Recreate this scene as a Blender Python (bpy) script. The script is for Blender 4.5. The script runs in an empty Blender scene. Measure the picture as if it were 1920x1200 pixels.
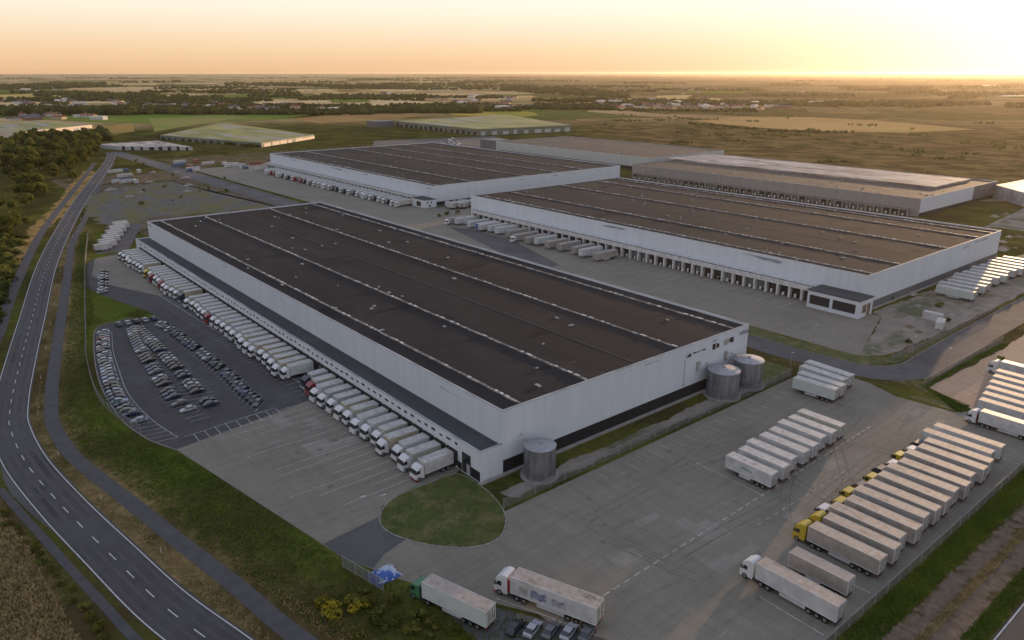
import bpy, bmesh, math, random
import numpy as np
from mathutils import Matrix, Vector, Euler, noise as mnoise
R = math.radians
rnd = random.Random(7)
SC = bpy.context.scene
COL = SC.collection

# ------------------------------------------------------------------ camera
FPX, HY, CX, CY = 1390.0, 137.0, 960.0, 600.0      # focal length in px of the 1920 px wide photograph
PITCH = math.atan((CY-HY)/FPX)
YAW = math.atan((CX+245.0)/(FPX/math.cos(PITCH)))
CAMH = 82.0
cam_data = bpy.data.cameras.new('camera')
cam = bpy.data.objects.new('camera', cam_data); COL.objects.link(cam)
cam.location = (0, 0, CAMH)
cam.rotation_euler = (math.pi/2-PITCH, 0, -YAW)
cam_data.sensor_width = 36; cam_data.lens = 36*FPX/1920
cam_data.clip_start = 1; cam_data.clip_end = 200000
SC.camera = cam
# ------------------------------------------------------------------ light
VEIL = 4.35
SUN_EL, SUN_AZ = R(4.0), YAW+R(37)                    # azimuth clockwise from +Y
w = bpy.data.worlds.new('World'); SC.world = w; w.use_nodes = True
nt = w.node_tree; bg = nt.nodes['Background']
sky = nt.nodes.new('ShaderNodeTexSky'); sky.sky_type = 'NISHITA'; sky.sun_disc = False
sky.sun_elevation = SUN_EL; sky.sun_rotation = SUN_AZ
sky.air_density = 1.0; sky.dust_density = 1.0; sky.ozone_density = 3.0; sky.altitude = 0
# dusk air: the sky texture with a peach-to-blue veil by height above the horizon
tc = nt.nodes.new('ShaderNodeTexCoord'); sz = nt.nodes.new('ShaderNodeSeparateXYZ'); nt.links.new(tc.outputs['Generated'], sz.inputs[0])
cr = nt.nodes.new('ShaderNodeValToRGB'); nt.links.new(sz.outputs[2], cr.inputs[0])
GR = [(0,(.66,.40,.215)),(.028,(.74,.51,.31)),(.07,(.79,.69,.545)),(.11,(.79,.76,.69)),(.25,(.60,.59,.60)),(.5,(.44,.47,.57)),(1,(.35,.39,.52))]
while len(cr.color_ramp.elements) < len(GR): cr.color_ramp.elements.new(.5)
for e, (p_, c_) in zip(cr.color_ramp.elements, GR): e.position = p_; e.color = (*c_, 1)
sc_ = nt.nodes.new('ShaderNodeVectorMath'); sc_.operation = 'SCALE'; sc_.inputs['Scale'].default_value = VEIL; nt.links.new(cr.outputs[0], sc_.inputs[0])
mx = nt.nodes.new('ShaderNodeMix'); mx.data_type = 'RGBA'; mx.inputs[0].default_value = .88
hs = nt.nodes.new('ShaderNodeHueSaturation'); hs.inputs['Saturation'].default_value = .6; nt.links.new(sky.outputs[0], hs.inputs['Color']); nt.links.new(hs.outputs[0], mx.inputs[6]); nt.links.new(sc_.outputs[0], mx.inputs[7])
nt.links.new(mx.outputs[2], bg.inputs[0]); bg.inputs[1].default_value = 0.15
sl = bpy.data.lights.new('sun', 'SUN'); sl.energy = 2.8; sl.angle = R(0.6); sl.color = (1, 0.64, 0.34)
sun = bpy.data.objects.new('sun', sl); COL.objects.link(sun)
sd = Vector((math.sin(SUN_AZ)*math.cos(SUN_EL), math.cos(SUN_AZ)*math.cos(SUN_EL), math.sin(SUN_EL)))
sun.rotation_euler = sd.to_track_quat('Z', 'Y').to_euler(); sun.location = (200, 0, 300)
SC.view_settings.view_transform = 'Standard'; SC.view_settings.look = 'None'
SC.view_settings.exposure = 1.08; SC.view_settings.gamma = 1
SC.cycles.max_bounces = 5; SC.cycles.diffuse_bounces = 2; SC.cycles.glossy_bounces = 2
SC.cycles.volume_bounces = 0; SC.cycles.transparent_max_bounces = 8
SC.cycles.use_denoising = True

# ------------------------------------------------------------------ survey: a pixel of the photograph to a point of the site
def g(px, py, z=0.0):
    x = (px-CX)/FPX; y = -(py-CY)/FPX
    fw = math.cos(PITCH)+y*math.sin(PITCH); up = -math.sin(PITCH)+y*math.cos(PITCH)
    t = (CAMH-z)/-up
    s, c = math.sin(YAW), math.cos(YAW)
    return ((fw*s+x*c)*t, (fw*c-x*s)*t)

# ------------------------------------------------------------------ materials
def new_mat(name):
    m = bpy.data.materials.new(name); m.use_nodes = True
    return m, m.node_tree, m.node_tree.nodes['Principled BSDF']
def node(t, kind, **kw):
    n = t.nodes.new(kind)
    for k, v in kw.items(): setattr(n, k, v)
    return n
def noise_tex(t, vec, scale, detail=3, rough=.55):
    n = node(t, 'ShaderNodeTexNoise'); n.inputs['Scale'].default_value = scale
    n.inputs['Detail'].default_value = detail; n.inputs['Roughness'].default_value = rough
    t.links.new(vec, n.inputs['Vector']); return n.outputs['Fac']
def pos(t, sx=1, sy=1, sz=1):
    ge = node(t, 'ShaderNodeNewGeometry')
    m = node(t, 'ShaderNodeMapping'); m.inputs['Scale'].default_value = (sx, sy, sz)
    t.links.new(ge.outputs['Position'], m.inputs['Vector']); return m.outputs[0]
def ramp(t, fac, lo, hi):
    r = node(t, 'ShaderNodeMapRange'); r.inputs['From Min'].default_value = lo; r.inputs['From Max'].default_value = hi
    t.links.new(fac, r.inputs['Value']); return r.outputs[0]
def mixc(t, fac, a, b):
    m = node(t, 'ShaderNodeMix', data_type='RGBA')
    if isinstance(fac, (int, float)): m.inputs[0].default_value = fac
    else: t.links.new(fac, m.inputs[0])
    for i, v in ((6, a), (7, b)):
        if isinstance(v, tuple): m.inputs[i].default_value = (*v, 1)
        else: t.links.new(v, m.inputs[i])
    return m.outputs[2]
def mat(name, c1, c2=None, scale=.3, rough=.8, lo=.35, hi=.65, c3=None, scale3=.05, stretch=(1,1,1), metallic=0,
        bump=0, bscale=8, spec=.3, lo3=.5, hi3=.7, stretch3=(1,1,1)):
    m, t, b = new_mat(name)
    b.inputs['Roughness'].default_value = rough; b.inputs['Metallic'].default_value = metallic
    b.inputs['Specular IOR Level'].default_value = spec
    if c2 is None: b.inputs['Base Color'].default_value = (*c1, 1)
    else:
        c = mixc(t, ramp(t, noise_tex(t, pos(t, *stretch), scale, 5), lo, hi), c1, c2)
        if c3: c = mixc(t, ramp(t, noise_tex(t, pos(t, *stretch3), scale3, 5, .65), lo3, hi3), c, c3)
        t.links.new(c, b.inputs['Base Color'])
    if bump:
        bn = node(t, 'ShaderNodeBump'); bn.inputs['Strength'].default_value = bump; bn.inputs['Distance'].default_value = .1
        t.links.new(noise_tex(t, pos(t), bscale), bn.inputs['Height']); t.links.new(bn.outputs[0], b.inputs['Normal'])
    return m
M = {}
M['dusty'] = mat('dusty_ground', (.17,.15,.125), (.25,.22,.185), .15, .95, c3=(.09,.10,.055), scale3=.06, lo3=.5, hi3=.62)
M['asphalt'] = mat('asphalt', (.047,.044,.046), (.062,.058,.058), .25, .85, c3=(.075,.073,.078), scale3=.04, bump=.1)
M['asphalt_old'] = mat('worn_asphalt', (.075,.073,.076), (.10,.098,.10), .2, .9, c3=(.055,.053,.055), scale3=.05)
M['path'] = mat('path_asphalt', (.06,.056,.06), (.08,.075,.078), .4, .9)
M['paint'] = mat('road_paint', (.55,.55,.55), (.38,.38,.38), 1.5, .7)
M['paint_faint'] = mat('worn_paint', (.50,.50,.49), (.27,.26,.25), .9, .8, lo=.4, hi=.6)
M['kerb'] = mat('kerb_stone', (.22,.21,.20), (.30,.285,.265), 1., .9)
M['lawn'] = mat('lawn', (.045,.058,.014), (.080,.090,.024), .5, .95, c3=(.13,.11,.05), scale3=.22, lo3=.48, hi3=.66, bump=.5, bscale=2)
M['roof_low'] = mat('annex_roof_felt', (.048,.054,.056), (.065,.072,.075), .1, .8, stretch=(1,.3,1), c3=(.075,.08,.085), scale3=.08, lo3=.55, hi3=.8, spec=.2)
M['black'] = mat('black_panel', (.012,.013,.016), (.02,.021,.024), .4, .6)
M['dark'] = mat('dark_opening', (.02,.02,.022), (.035,.033,.032), .6, .8)
M['glass'] = mat('tinted_glass', (.015,.02,.025), rough=.12, spec=.8)

def concrete_mat(name, c1, c2, c3, joint):
    m, t, b = new_mat(name); b.inputs['Roughness'].default_value = .92; b.inputs['Specular IOR Level'].default_value = .2
    c = mixc(t, ramp(t, noise_tex(t, pos(t, 1, .12, 1), .5, 6, .7), .3, .7), c1, c2)
    c = mixc(t, lin_(t, ramp(t, noise_tex(t, pos(t, .12, 1, 1), .6, 6, .7), .48, .72), .5), c, c3)
    c = mixc(t, lin_(t, ramp(t, noise_tex(t, pos(t), .05, 5, .6), .45, .75), .45), c, c3)
    c = mixc(t, lin_(t, ramp(t, noise_tex(t, pos(t), 2.2, 4, .7), .5, .75), .35), c, tuple(v*.6 for v in c3))
    br = node(t, 'ShaderNodeTexBrick'); br.offset = 0; br.inputs['Scale'].default_value = 1; br.inputs['Brick Width'].default_value = 6; br.inputs['Row Height'].default_value = 6
    br.inputs['Mortar Size'].default_value = .05; br.inputs['Mortar Smooth'].default_value = .3; t.links.new(pos(t), br.inputs['Vector'])
    c = mixc(t, lin_(t, br.outputs['Fac'], joint), c, tuple(v*.5 for v in c3))
    t.links.new(c, b.inputs['Base Color']); return m
def lin_(t, v, k):
    n = node(t, 'ShaderNodeMath', operation='MULTIPLY'); t.links.new(v, n.inputs[0]); n.inputs[1].default_value = k; return n.outputs[0]
M['concrete'] = concrete_mat('slab_concrete', (.182,.168,.138), (.225,.21,.175), (.118,.108,.090), .3)
M['sandy'] = concrete_mat('sandy_concrete', (.33,.24,.175), (.40,.295,.215), (.22,.16,.12), .2)
def roof_mat(name, c1, c2, c3):
    m, t, b = new_mat(name); b.inputs['Roughness'].default_value = .95; b.inputs['Specular IOR Level'].default_value = .06
    c = mixc(t, ramp(t, noise_tex(t, pos(t, 1, .2, 1), .12, 6, .7), .3, .7), c1, c2)
    br = node(t, 'ShaderNodeTexBrick'); br.inputs['Scale'].default_value = 1; br.inputs['Brick Width'].default_value = 26; br.inputs['Row Height'].default_value = 4.2
    br.inputs['Color1'].default_value = (.25,.25,.25,1); br.inputs['Color2'].default_value = (.75,.75,.75,1); br.inputs['Mortar'].default_value = (1,1,1,1); br.inputs['Mortar Size'].default_value = .05
    mp = node(t, 'ShaderNodeMapping'); mp.inputs['Rotation'].default_value = (0,0,math.pi/2); ge = node(t, 'ShaderNodeNewGeometry'); t.links.new(ge.outputs['Position'], mp.inputs['Vector']); t.links.new(mp.outputs[0], br.inputs['Vector'])
    c = mixc(t, lin_(t, br.outputs['Color'], .55), c, c3)
    c = mixc(t, lin_(t, ramp(t, noise_tex(t, pos(t, 1, .5, 1), .035, 6, .65), .5, .62), .8), c, c3)
    c = mixc(t, lin_(t, ramp(t, noise_tex(t, pos(t, .8, 1, 1), .22, 5, .6), .66, .74), .6), c, tuple(v*2.1 for v in c3))
    c = mixc(t, lin_(t, ramp(t, noise_tex(t, pos(t, .3, 1, 1), .09, 4, .6), .6, .68), .6), c, tuple(v*.5 for v in c1))
    t.links.new(c, b.inputs['Base Color']); return m
M['roof'] = roof_mat('roof_felt', (.024,.0225,.0235), (.033,.031,.032), (.046,.041,.040))
M['roof_b'] = roof_mat('roof_felt_weathered', (.026,.0265,.0285), (.036,.036,.038), (.052,.050,.050))

# ------------------------------------------------------------------ mesh helpers
class MB:
    """collects boxes, prisms and tubes; build() links them as one mesh object"""
    def __init__(s): s.v = []; s.f = []; s.m = []
    def add(s, vs, fs, mi=0):
        n = len(s.v); s.v += [tuple(v) for v in vs]
        for f in fs: s.f.append(tuple(i+n for i in f)); s.m.append(mi)
        return s
    def box(s, x0, x1, y0, y1, z0, z1, mi=0):
        return s.add([(x0,y0,z0),(x1,y0,z0),(x1,y1,z0),(x0,y1,z0),(x0,y0,z1),(x1,y0,z1),(x1,y1,z1),(x0,y1,z1)],
            [(3,2,1,0),(4,5,6,7),(0,1,5,4),(1,2,6,5),(2,3,7,6),(3,0,4,7)], mi)
    def prism(s, pts, z0, z1, mi=0, mtop=None):
        a = sum(pts[i][0]*pts[(i+1)%len(pts)][1]-pts[(i+1)%len(pts)][0]*pts[i][1] for i in range(len(pts)))
        if a < 0: pts = pts[::-1]
        n = len(pts)
        s.add([(x,y,z0) for x,y in pts]+[(x,y,z1) for x,y in pts], [(i,(i+1)%n,n+(i+1)%n,n+i) for i in range(n)], mi)
        s.add([(x,y,z1) for x,y in pts], [tuple(range(n))], mi if mtop is None else mtop)
        s.add([(x,y,z0) for x,y in pts], [tuple(range(n))[::-1]], mi); return s
    def side(s, prof, y0, y1, mi=0):
        """profile in x,z swept along y"""
        n = len(prof)
        a = sum(prof[i][0]*prof[(i+1)%n][1]-prof[(i+1)%n][0]*prof[i][1] for i in range(n))
        if a > 0: prof = prof[::-1]
        s.add([(x,y0,z) for x,z in prof]+[(x,y1,z) for x,z in prof],
            [(i,(i+1)%n,n+(i+1)%n,n+i) for i in range(n)]+[tuple(range(n))[::-1], tuple(range(n,2*n))], mi); return s
    def sheet(s, pts, z, mi=0):
        a = sum(pts[i][0]*pts[(i+1)%len(pts)][1]-pts[(i+1)%len(pts)][0]*pts[i][1] for i in range(len(pts)))
        if a < 0: pts = pts[::-1]
        return s.add([(x,y,z) for x,y in pts], [tuple(range(len(pts)))], mi)
    def tube(s, p, q, r0, r1=None, n=8, mi=0, caps=True):
        r1 = r0 if r1 is None else r1
        p, q = Vector(p), Vector(q); d = (q-p).normalized()
        u = d.orthogonal().normalized(); v = d.cross(u)
        ring = lambda c, r: [c+(u*math.cos(2*math.pi*i/n)+v*math.sin(2*math.pi*i/n))*r for i in range(n)]
        fs = [(i,(i+1)%n,n+(i+1)%n,n+i) for i in range(n)]
        if caps: fs += [tuple(range(n))[::-1], tuple(range(n,2*n))]
        return s.add(ring(p,r0)+ring(q,r1), fs, mi)
    def ribbon(s, line, off0, off1, z, mi=0):
        L = offset(line, off0); Rr = offset(line, off1); n = len(line)
        return s.add([(x,y,z) for x,y in L]+[(x,y,z) for x,y in Rr], [(i,n+i,n+i+1,i+1) for i in range(n-1)], mi)
    def mesh(s, name, mats, smooth=False):
        me = bpy.data.meshes.new(name); me.from_pydata(s.v, [], s.f)
        for m in (mats if isinstance(mats, (list, tuple)) else [mats]): me.materials.append(m)
        me.polygons.foreach_set('material_index', s.m)
        if smooth: me.polygons.foreach_set('use_smooth', [True]*len(s.f))
        me.update(); return me
    def build(s, name, mats, parent=None, loc=None, smooth=False):
        o = bpy.data.objects.new(name, s.mesh(name, mats, smooth)); COL.objects.link(o)
        if parent: o.parent = parent
        if loc: o.location = loc
        return o
def offset(line, d):
    out = []; n = len(line)
    for i, p in enumerate(line):
        a = line[max(0,i-1)]; b = line[min(n-1,i+1)]
        dx, dy = b[0]-a[0], b[1]-a[1]; l = math.hypot(dx,dy) or 1
        out.append((p[0]-dy/l*d, p[1]+dx/l*d))
    return out
def spline(pts, step=3.0):
    """Catmull-Rom through pts, resampled evenly"""
    P = [pts[0]]+list(pts)+[pts[-1]]; dense = []
    for i in range(1, len(P)-2):
        a, b, c, d = map(np.array, (P[i-1],P[i],P[i+1],P[i+2]))
        for k in range(24):
            t = k/24
            dense.append(.5*((2*b)+(c-a)*t+(2*a-5*b+4*c-d)*t*t+(3*b-a-3*c+d)*t**3))
    dense.append(np.array(P[-2])); D = np.array(dense)
    s = np.concatenate([[0], np.cumsum(np.linalg.norm(np.diff(D, axis=0), axis=1))])
    q = np.linspace(0, s[-1], max(2, int(s[-1]/step)+1))
    return list(zip(np.interp(q, s, D[:,0]).tolist(), np.interp(q, s, D[:,1]).tolist()))
def tag(o, label=None, cat=None, group=None, kind=None):
    if label: o['label'] = label
    if cat: o['category'] = cat
    if group: o['group'] = group
    if kind: o['kind'] = kind
    return o
def thing(name, loc, rz=0, label=None, cat=None, group=None):
    o = bpy.data.objects.new(name, None); COL.objects.link(o)
    o.location = loc; o.rotation_euler = (0,0,rz); o.empty_display_size = .5
    return tag(o, label, cat, group)
def part(name, me, parent, loc=(0,0,0), rz=0):
    o = bpy.data.objects.new(name, me); COL.objects.link(o); o.parent = parent
    o.location = loc; o.rotation_euler = (0,0,rz); return o
KIDS = {}
def copy_tree(o, kids, parent=None):
    c = o.copy(); COL.objects.link(c); c.parent = parent
    for ch in kids.get(o.name, ()): copy_tree(ch, kids, c)
    return c
def kid_map():
    d = {}
    for o in COL.objects:
        if o.parent: d.setdefault(o.parent.name, []).append(o)
    return d
def struct(name, mb, m, label=None):
    o = mb.build(name, m); return tag(o, label, None, None, 'structure')
def px(*pts, z=0): return [g(x, y, z) for x, y in pts]

# ------------------------------------------------------------------ more materials
def wall_mat(name, c1, c2, top, seam=6.0, stain=True, band=2.4):
    """metal cladding: panel seams, faint streaks, and worn dark marks in a band under the roof edge"""
    m, t, b = new_mat(name); b.inputs['Roughness'].default_value = .55; b.inputs['Specular IOR Level'].default_value = .25
    c = mixc(t, ramp(t, noise_tex(t, pos(t, .5, .5, .06), .8, 4), .35, .7), c1, c2)
    ge = node(t, 'ShaderNodeNewGeometry'); sp = node(t, 'ShaderNodeSeparateXYZ'); t.links.new(ge.outputs['Position'], sp.inputs[0])
    def mth(op, a, bb=None):
        n = node(t, 'ShaderNodeMath', operation=op)
        for i, v in enumerate((a, bb)):
            if v is None: continue
            if isinstance(v, (int, float)): n.inputs[i].default_value = v
            else: t.links.new(v, n.inputs[i])
        return n.outputs[0]
    u = mth('ADD', sp.outputs[0], sp.outputs[1])
    fr = mth('FRACT', mth('DIVIDE', u, seam))
    line = mth('LESS_THAN', fr, .02)
    c = mixc(t, mth('MULTIPLY', line, .2), c, tuple(v*.55 for v in c1))
    if stain:
        zb = mth('MULTIPLY', mth('GREATER_THAN', sp.outputs[2], top-band), mth('LESS_THAN', sp.outputs[2], top-1.0))
        n1 = ramp(t, noise_tex(t, pos(t, .05, .035, .35), 1.0, 5, .6), .575, .62)
        c = mixc(t, mth('MULTIPLY', mth('MULTIPLY', zb, n1), .75), c, (.10,.11,.14))
    t.links.new(c, b.inputs['Base Color'])
    bn = node(t, 'ShaderNodeBump'); bn.inputs['Strength'].default_value = .25; bn.inputs['Distance'].default_value = .05
    t.links.new(mth('SINE', mth('MULTIPLY', u, 2*math.pi/.35)), bn.inputs['Height']); t.links.new(bn.outputs[0], b.inputs['Normal'])
    return m
M['wall_a'] = wall_mat('white_cladding', (.54,.58,.64), (.49,.53,.59), 14.9)
M['wall_b'] = wall_mat('white_cladding_mid', (.54,.58,.64), (.49,.53,.59), 13.4)
M['wall_c'] = wall_mat('white_cladding_far', (.54,.58,.64), (.49,.53,.59), 13.0)
M['wall_grey'] = wall_mat('grey_cladding', (.22,.215,.215), (.26,.25,.25), 10.8, stain=False)
M['wall_dark'] = wall_mat('dark_cladding', (.11,.115,.13), (.14,.14,.15), 12, stain=False)
M['wall_pale'] = wall_mat('pale_cladding', (.42,.44,.45), (.36,.38,.39), 12, stain=False)
M['wall_green'] = wall_mat('green_grey_cladding', (.13,.15,.11), (.17,.185,.14), 12, stain=False)
M['wall_cream'] = wall_mat('cream_cladding', (.62,.52,.42), (.52,.44,.36), 9, stain=False)
M['annex'] = wall_mat('annex_cladding', (.55,.58,.63), (.49,.52,.57), 7.2, 4.0, stain=False)
M['trim'] = mat('white_trim', (.40,.41,.44), (.22,.23,.25), .15, .6)
M['frame'] = mat('dock_frame', (.58,.59,.60), (.42,.43,.44), .5, .6)
M['shelter'] = mat('dock_shelter_rubber', (.015,.015,.017), (.03,.03,.032), 1, .8)
M['door'] = mat('roller_door', (.10,.10,.105), (.15,.15,.155), .3, .6, lo=.4, hi=.6)
M['strip'] = mat('rooflight_strip', (.24,.23,.225), (.10,.095,.09), .35, .5, lo=.42, hi=.52, c3=(.42,.38,.34), scale3=.5, lo3=.6, hi3=.66, stretch3=(1,.6,1))
M['strip_hi'] = mat('rooflight_dome', (.66,.63,.60), (.30,.29,.29), .4, .35)
M['seam'] = mat('roof_gutter', (.020,.019,.019), (.032,.03,.029), .4, .7)
M['vent'] = mat('roof_vent', (.38,.37,.36), (.22,.21,.20), .8, .5)
M['silo'] = mat('galvanised_steel', (.30,.31,.33), (.20,.21,.23), .8, .42, stretch=(1,1,.15), metallic=.55, c3=(.15,.15,.16), scale3=.3)
M['silo_roof'] = mat('silo_roof_steel', (.36,.36,.38), (.27,.27,.29), .8, .5, metallic=.4)
M['light_roof'] = mat('patchy_light_roof', (.34,.30,.28), (.14,.12,.11), .09, .6, lo=.44, hi=.56, stretch=(1,.22,1), c3=(.50,.45,.41), scale3=.25, lo3=.55, hi3=.62, stretch3=(1,.2,1))
M['speckled_roof'] = mat('speckled_roof', (.045,.038,.035), (.07,.058,.05), .05, .8, c3=(.26,.23,.21), scale3=.18, lo3=.62, hi3=.68, stretch3=(1,.5,1))
M['green_roof'] = mat('planted_roof', (.13,.16,.05), (.30,.28,.08), .03, .9, c3=(.26,.25,.23), scale3=.05, lo3=.5, hi3=.6, stretch=(1,.3,1), stretch3=(1,.25,1))

# ------------------------------------------------------------------ the lines of the roads (surveyed edges)
R_edge = [(46,22),(40,46),(33.5,72),(27.9,96),(23.5,113.8),(20.1,133.8),(16.5,156.5),(13.6,181.2),(13.2,202.2),(14.6,215),(19,239.2),(30.5,295.9),
          (52.3,399.6),(90,546.4),(128,680),(166.8,815.1),(188,900)]
rs = spline(R_edge, 3)                       # runs away from the camera: left is +offset
main_c = offset(rs, 4.1)
path_c = spline([(48,40),(40,68),(33.6,91.2),(30.1,111.9),(26.7,129.8),(24.2,144),(20.6,163.4),(18.0,180),(17.6,198.8),(19.9,216.3),(26.4,250.6),(48.9,361.7),(63.3,431.4),(84,507.3),(131.8,692.7),(160,790)], 3)
leftpath = spline([(4,215),(9,255),(16.8,293.1),(24.3,332.2),(32.2,369.6),(54.3,466.5),(82.9,571.1),(132.9,751.2),(150,815)], 3)
track_c = spline([(3.6,172),(6.2,155.2),(8.7,139.6),(10.6,127.9),(12.4,117.2),(14.3,105.9),(19.6,80),(25.5,55)], 3)

# ------------------------------------------------------------------ ground sheet: fine near the site, coarse to the horizon
def axis(a, b, step, lo, hi):
    out = list(np.arange(a, b+step/2, step)); d = step; v = out[-1]
    while v < hi: d *= 1.09; v += d; out.append(v)
    d = step; v = a; pre = []
    while v > lo: d *= 1.25; v -= d; pre.append(v)
    return np.array(pre[::-1]+out)
gx = axis(-4, 230, 1.7, -3000, 62000); gy = axis(16, 470, 1.7, -3000, 62000)
GX, GY = np.meshgrid(gx, gy, indexing='ij'); P = np.stack([GX.ravel(), GY.ravel()], 1)
def dline(P, line):
    A = np.array(line[::2]); n = P.shape[0]; d = np.full(n, 1e9); sgn = np.zeros(n)
    near = (P[:,0] < 320) & (P[:,1] < 900) & (P[:,0] > -60) & (P[:,1] > -60); Q = P[near]
    dd = np.full(len(Q), 1e9); ss = np.zeros(len(Q))
    for a, b in zip(A[:-1], A[1:]):
        ab = b-a; t = np.clip(((Q-a)@ab)/(ab@ab), 0, 1); v = Q-(a+t[:,None]*ab); r = np.hypot(v[:,0], v[:,1])
        m = r < dd; dd[m] = r[m]; ss[m] = np.sign(ab[0]*v[m,1]-ab[1]*v[m,0])
    d[near] = dd; sgn[near] = ss; return d, sgn
def inside(P, poly):
    c = np.zeros(len(P), bool); n = len(poly)
    for i in range(n):
        (x1,y1),(x2,y2) = poly[i], poly[(i+1)%n]
        c ^= ((y1 > P[:,1]) != (y2 > P[:,1])) & (P[:,0] < (x2-x1)*(P[:,1]-y1)/((y2-y1) or 1e-9)+x1)
    return c
sm = lambda v, a, b: np.clip((v-a)/(b-a), 0, 1)
dr, sr = dline(P, main_c); dp, sp_ = dline(P, path_c)
right_of_path = sp_ < 0; right_of_road = sr < 0
dry = np.full(len(P), .25); dirt = np.zeros(len(P)); lush = np.zeros(len(P))
near = (P[:,0] < 260) & (P[:,1] < 470)
vb = right_of_road & (~right_of_path) & near; dry[vb] = .78
b2 = right_of_path & near & (dp < 16); dry[b2] = np.maximum(.2, .85-dp[b2]*.06)
bank = right_of_path & near & (P[:,0] < 80); lush[bank] = sm(dp[bank], 6, 12)
field = inside(P, [(-60,400),(-2,200),(3.3,168.7),(6,147.5),(7.4,125.3),(8.7,111.7),(14,85),(25,30),(-60,-40)]); dry[field] = 1.0; lush[field] = 0
br = (P[:,1] < 40.5) & (P[:,0] > 70)
yy = P[:,1]
for c0, wd in ((33.4,1.6),(29.2,1.3)): dirt[br] = np.maximum(dirt[br], np.clip(1.25-np.abs(yy[br]-c0)/wd*.55, 0, 1)*.8)
dry[br] = .45
sc = (P[:,0] > 205) & (P[:,0] < 460) & (P[:,1] < 112); dirt[sc] = .35; dry[sc] = .5
bh = (P[:,0] > 95) & (P[:,0] < 190) & (P[:,1] > 384) & (P[:,1] < 720); dirt[bh] = .56; dry[bh] = .5
bh2 = (P[:,0] > 205) & (P[:,0] < 520) & (P[:,1] > 667) & (P[:,1] < 830); dirt[bh2] = .5
dist = np.hypot(P[:,0], P[:,1]); far = sm(dist, 1250, 1700)
scrub = sm(P[:,0]-P[:,1]*.55, 250, 420)*sm(dist, 500, 620); dry = np.maximum(dry, scrub*.8); far = far*(1-.72*sm(P[:,0]-P[:,1]*.62, 300, 900))
nx, ny = len(gx), len(gy)
idx = np.arange(nx*ny).reshape(nx, ny)
F = np.stack([idx[:-1,:-1], idx[1:,:-1], idx[1:,1:], idx[:-1,1:]], -1).reshape(-1, 4)
V = np.concatenate([P, np.zeros((len(P),1))], 1)
def np_mesh(name, V, F, mats, smooth=False):
    me = bpy.data.meshes.new(name); nv, nf, k = len(V), len(F), F.shape[1]
    me.vertices.add(nv); me.vertices.foreach_set('co', np.ascontiguousarray(V, dtype=np.float32).ravel())
    me.loops.add(nf*k); me.loops.foreach_set('vertex_index', F.astype(np.int32).ravel())
    me.polygons.add(nf); me.polygons.foreach_set('loop_start', np.arange(0, nf*k, k, dtype=np.int32))
    me.update(calc_edges=True)
    for m in (mats if isinstance(mats, list) else [mats]): me.materials.append(m)
    if smooth: me.polygons.foreach_set('use_smooth', [True]*nf)
    me.validate(); return me
gm, t, b = new_mat('ground_cover'); b.inputs['Roughness'].default_value = 1; b.inputs['Specular IOR Level'].default_value = 0
at = node(t, 'ShaderNodeAttribute'); at.attribute_name = 'soil'
sx = node(t, 'ShaderNodeSeparateColor'); t.links.new(at.outputs['Color'], sx.inputs[0])
def madd(a, bb, op='ADD'):
    n = node(t, 'ShaderNodeMath', operation=op); n.use_clamp = True
    for i, v in enumerate((a, bb)):
        if isinstance(v, (int, float)): n.inputs[i].default_value = v
        else: t.links.new(v, n.inputs[i])
    return n.outputs[0]
def lin(v, k, c):                                   # v*k+c without clamping
    n = node(t, 'ShaderNodeMath', operation='MULTIPLY_ADD'); t.links.new(v, n.inputs[0]); n.inputs[1].default_value = k; n.inputs[2].default_value = c
    return n.outputs[0]
def plain(a, bb):
    n = node(t, 'ShaderNodeMath', operation='ADD'); t.links.new(a, n.inputs[0]); t.links.new(bb, n.inputs[1]); return n.outputs[0]
nA = noise_tex(t, pos(t), .55, 6, .7); nB = noise_tex(t, pos(t), .07, 5, .6); nC = noise_tex(t, pos(t), .012, 5, .6)
green = mixc(t, ramp(t, nA, .3, .7), (.062,.066,.016), (.120,.122,.030))
lushc = mixc(t, ramp(t, nB, .35, .65), (.110,.150,.018), (.078,.098,.018))
green = mixc(t, madd(sx.outputs[2], ramp(t, nA, .25, .6), 'MULTIPLY'), green, lushc)
brown = mixc(t, ramp(t, nA, .35, .65), (.13,.092,.042), (.24,.175,.085))
dryf = ramp(t, plain(lin(sx.outputs[0], 1.0, -.5), lin(plain(nB, lin(nA, .6, 0)), 1.5, -1.2+.5)), .35, .75)
c = mixc(t, dryf, green, brown)
nD = noise_tex(t, pos(t, 1, .7, 1), .035, 7, .72)
patch = ramp(t, nD, .42, .56)
c = mixc(t, lin_(t, patch, .85), c, mixc(t, ramp(t, nC, .4, .6), (.036,.042,.013), (.062,.046,.022)))
soilc = mixc(t, ramp(t, nA, .3, .7), (.10,.078,.058), (.19,.15,.115))
c = mixc(t, ramp(t, plain(sx.outputs[1], lin(plain(nB, nA), 1.2, -1.2)), .38, .62), c, soilc)
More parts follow.
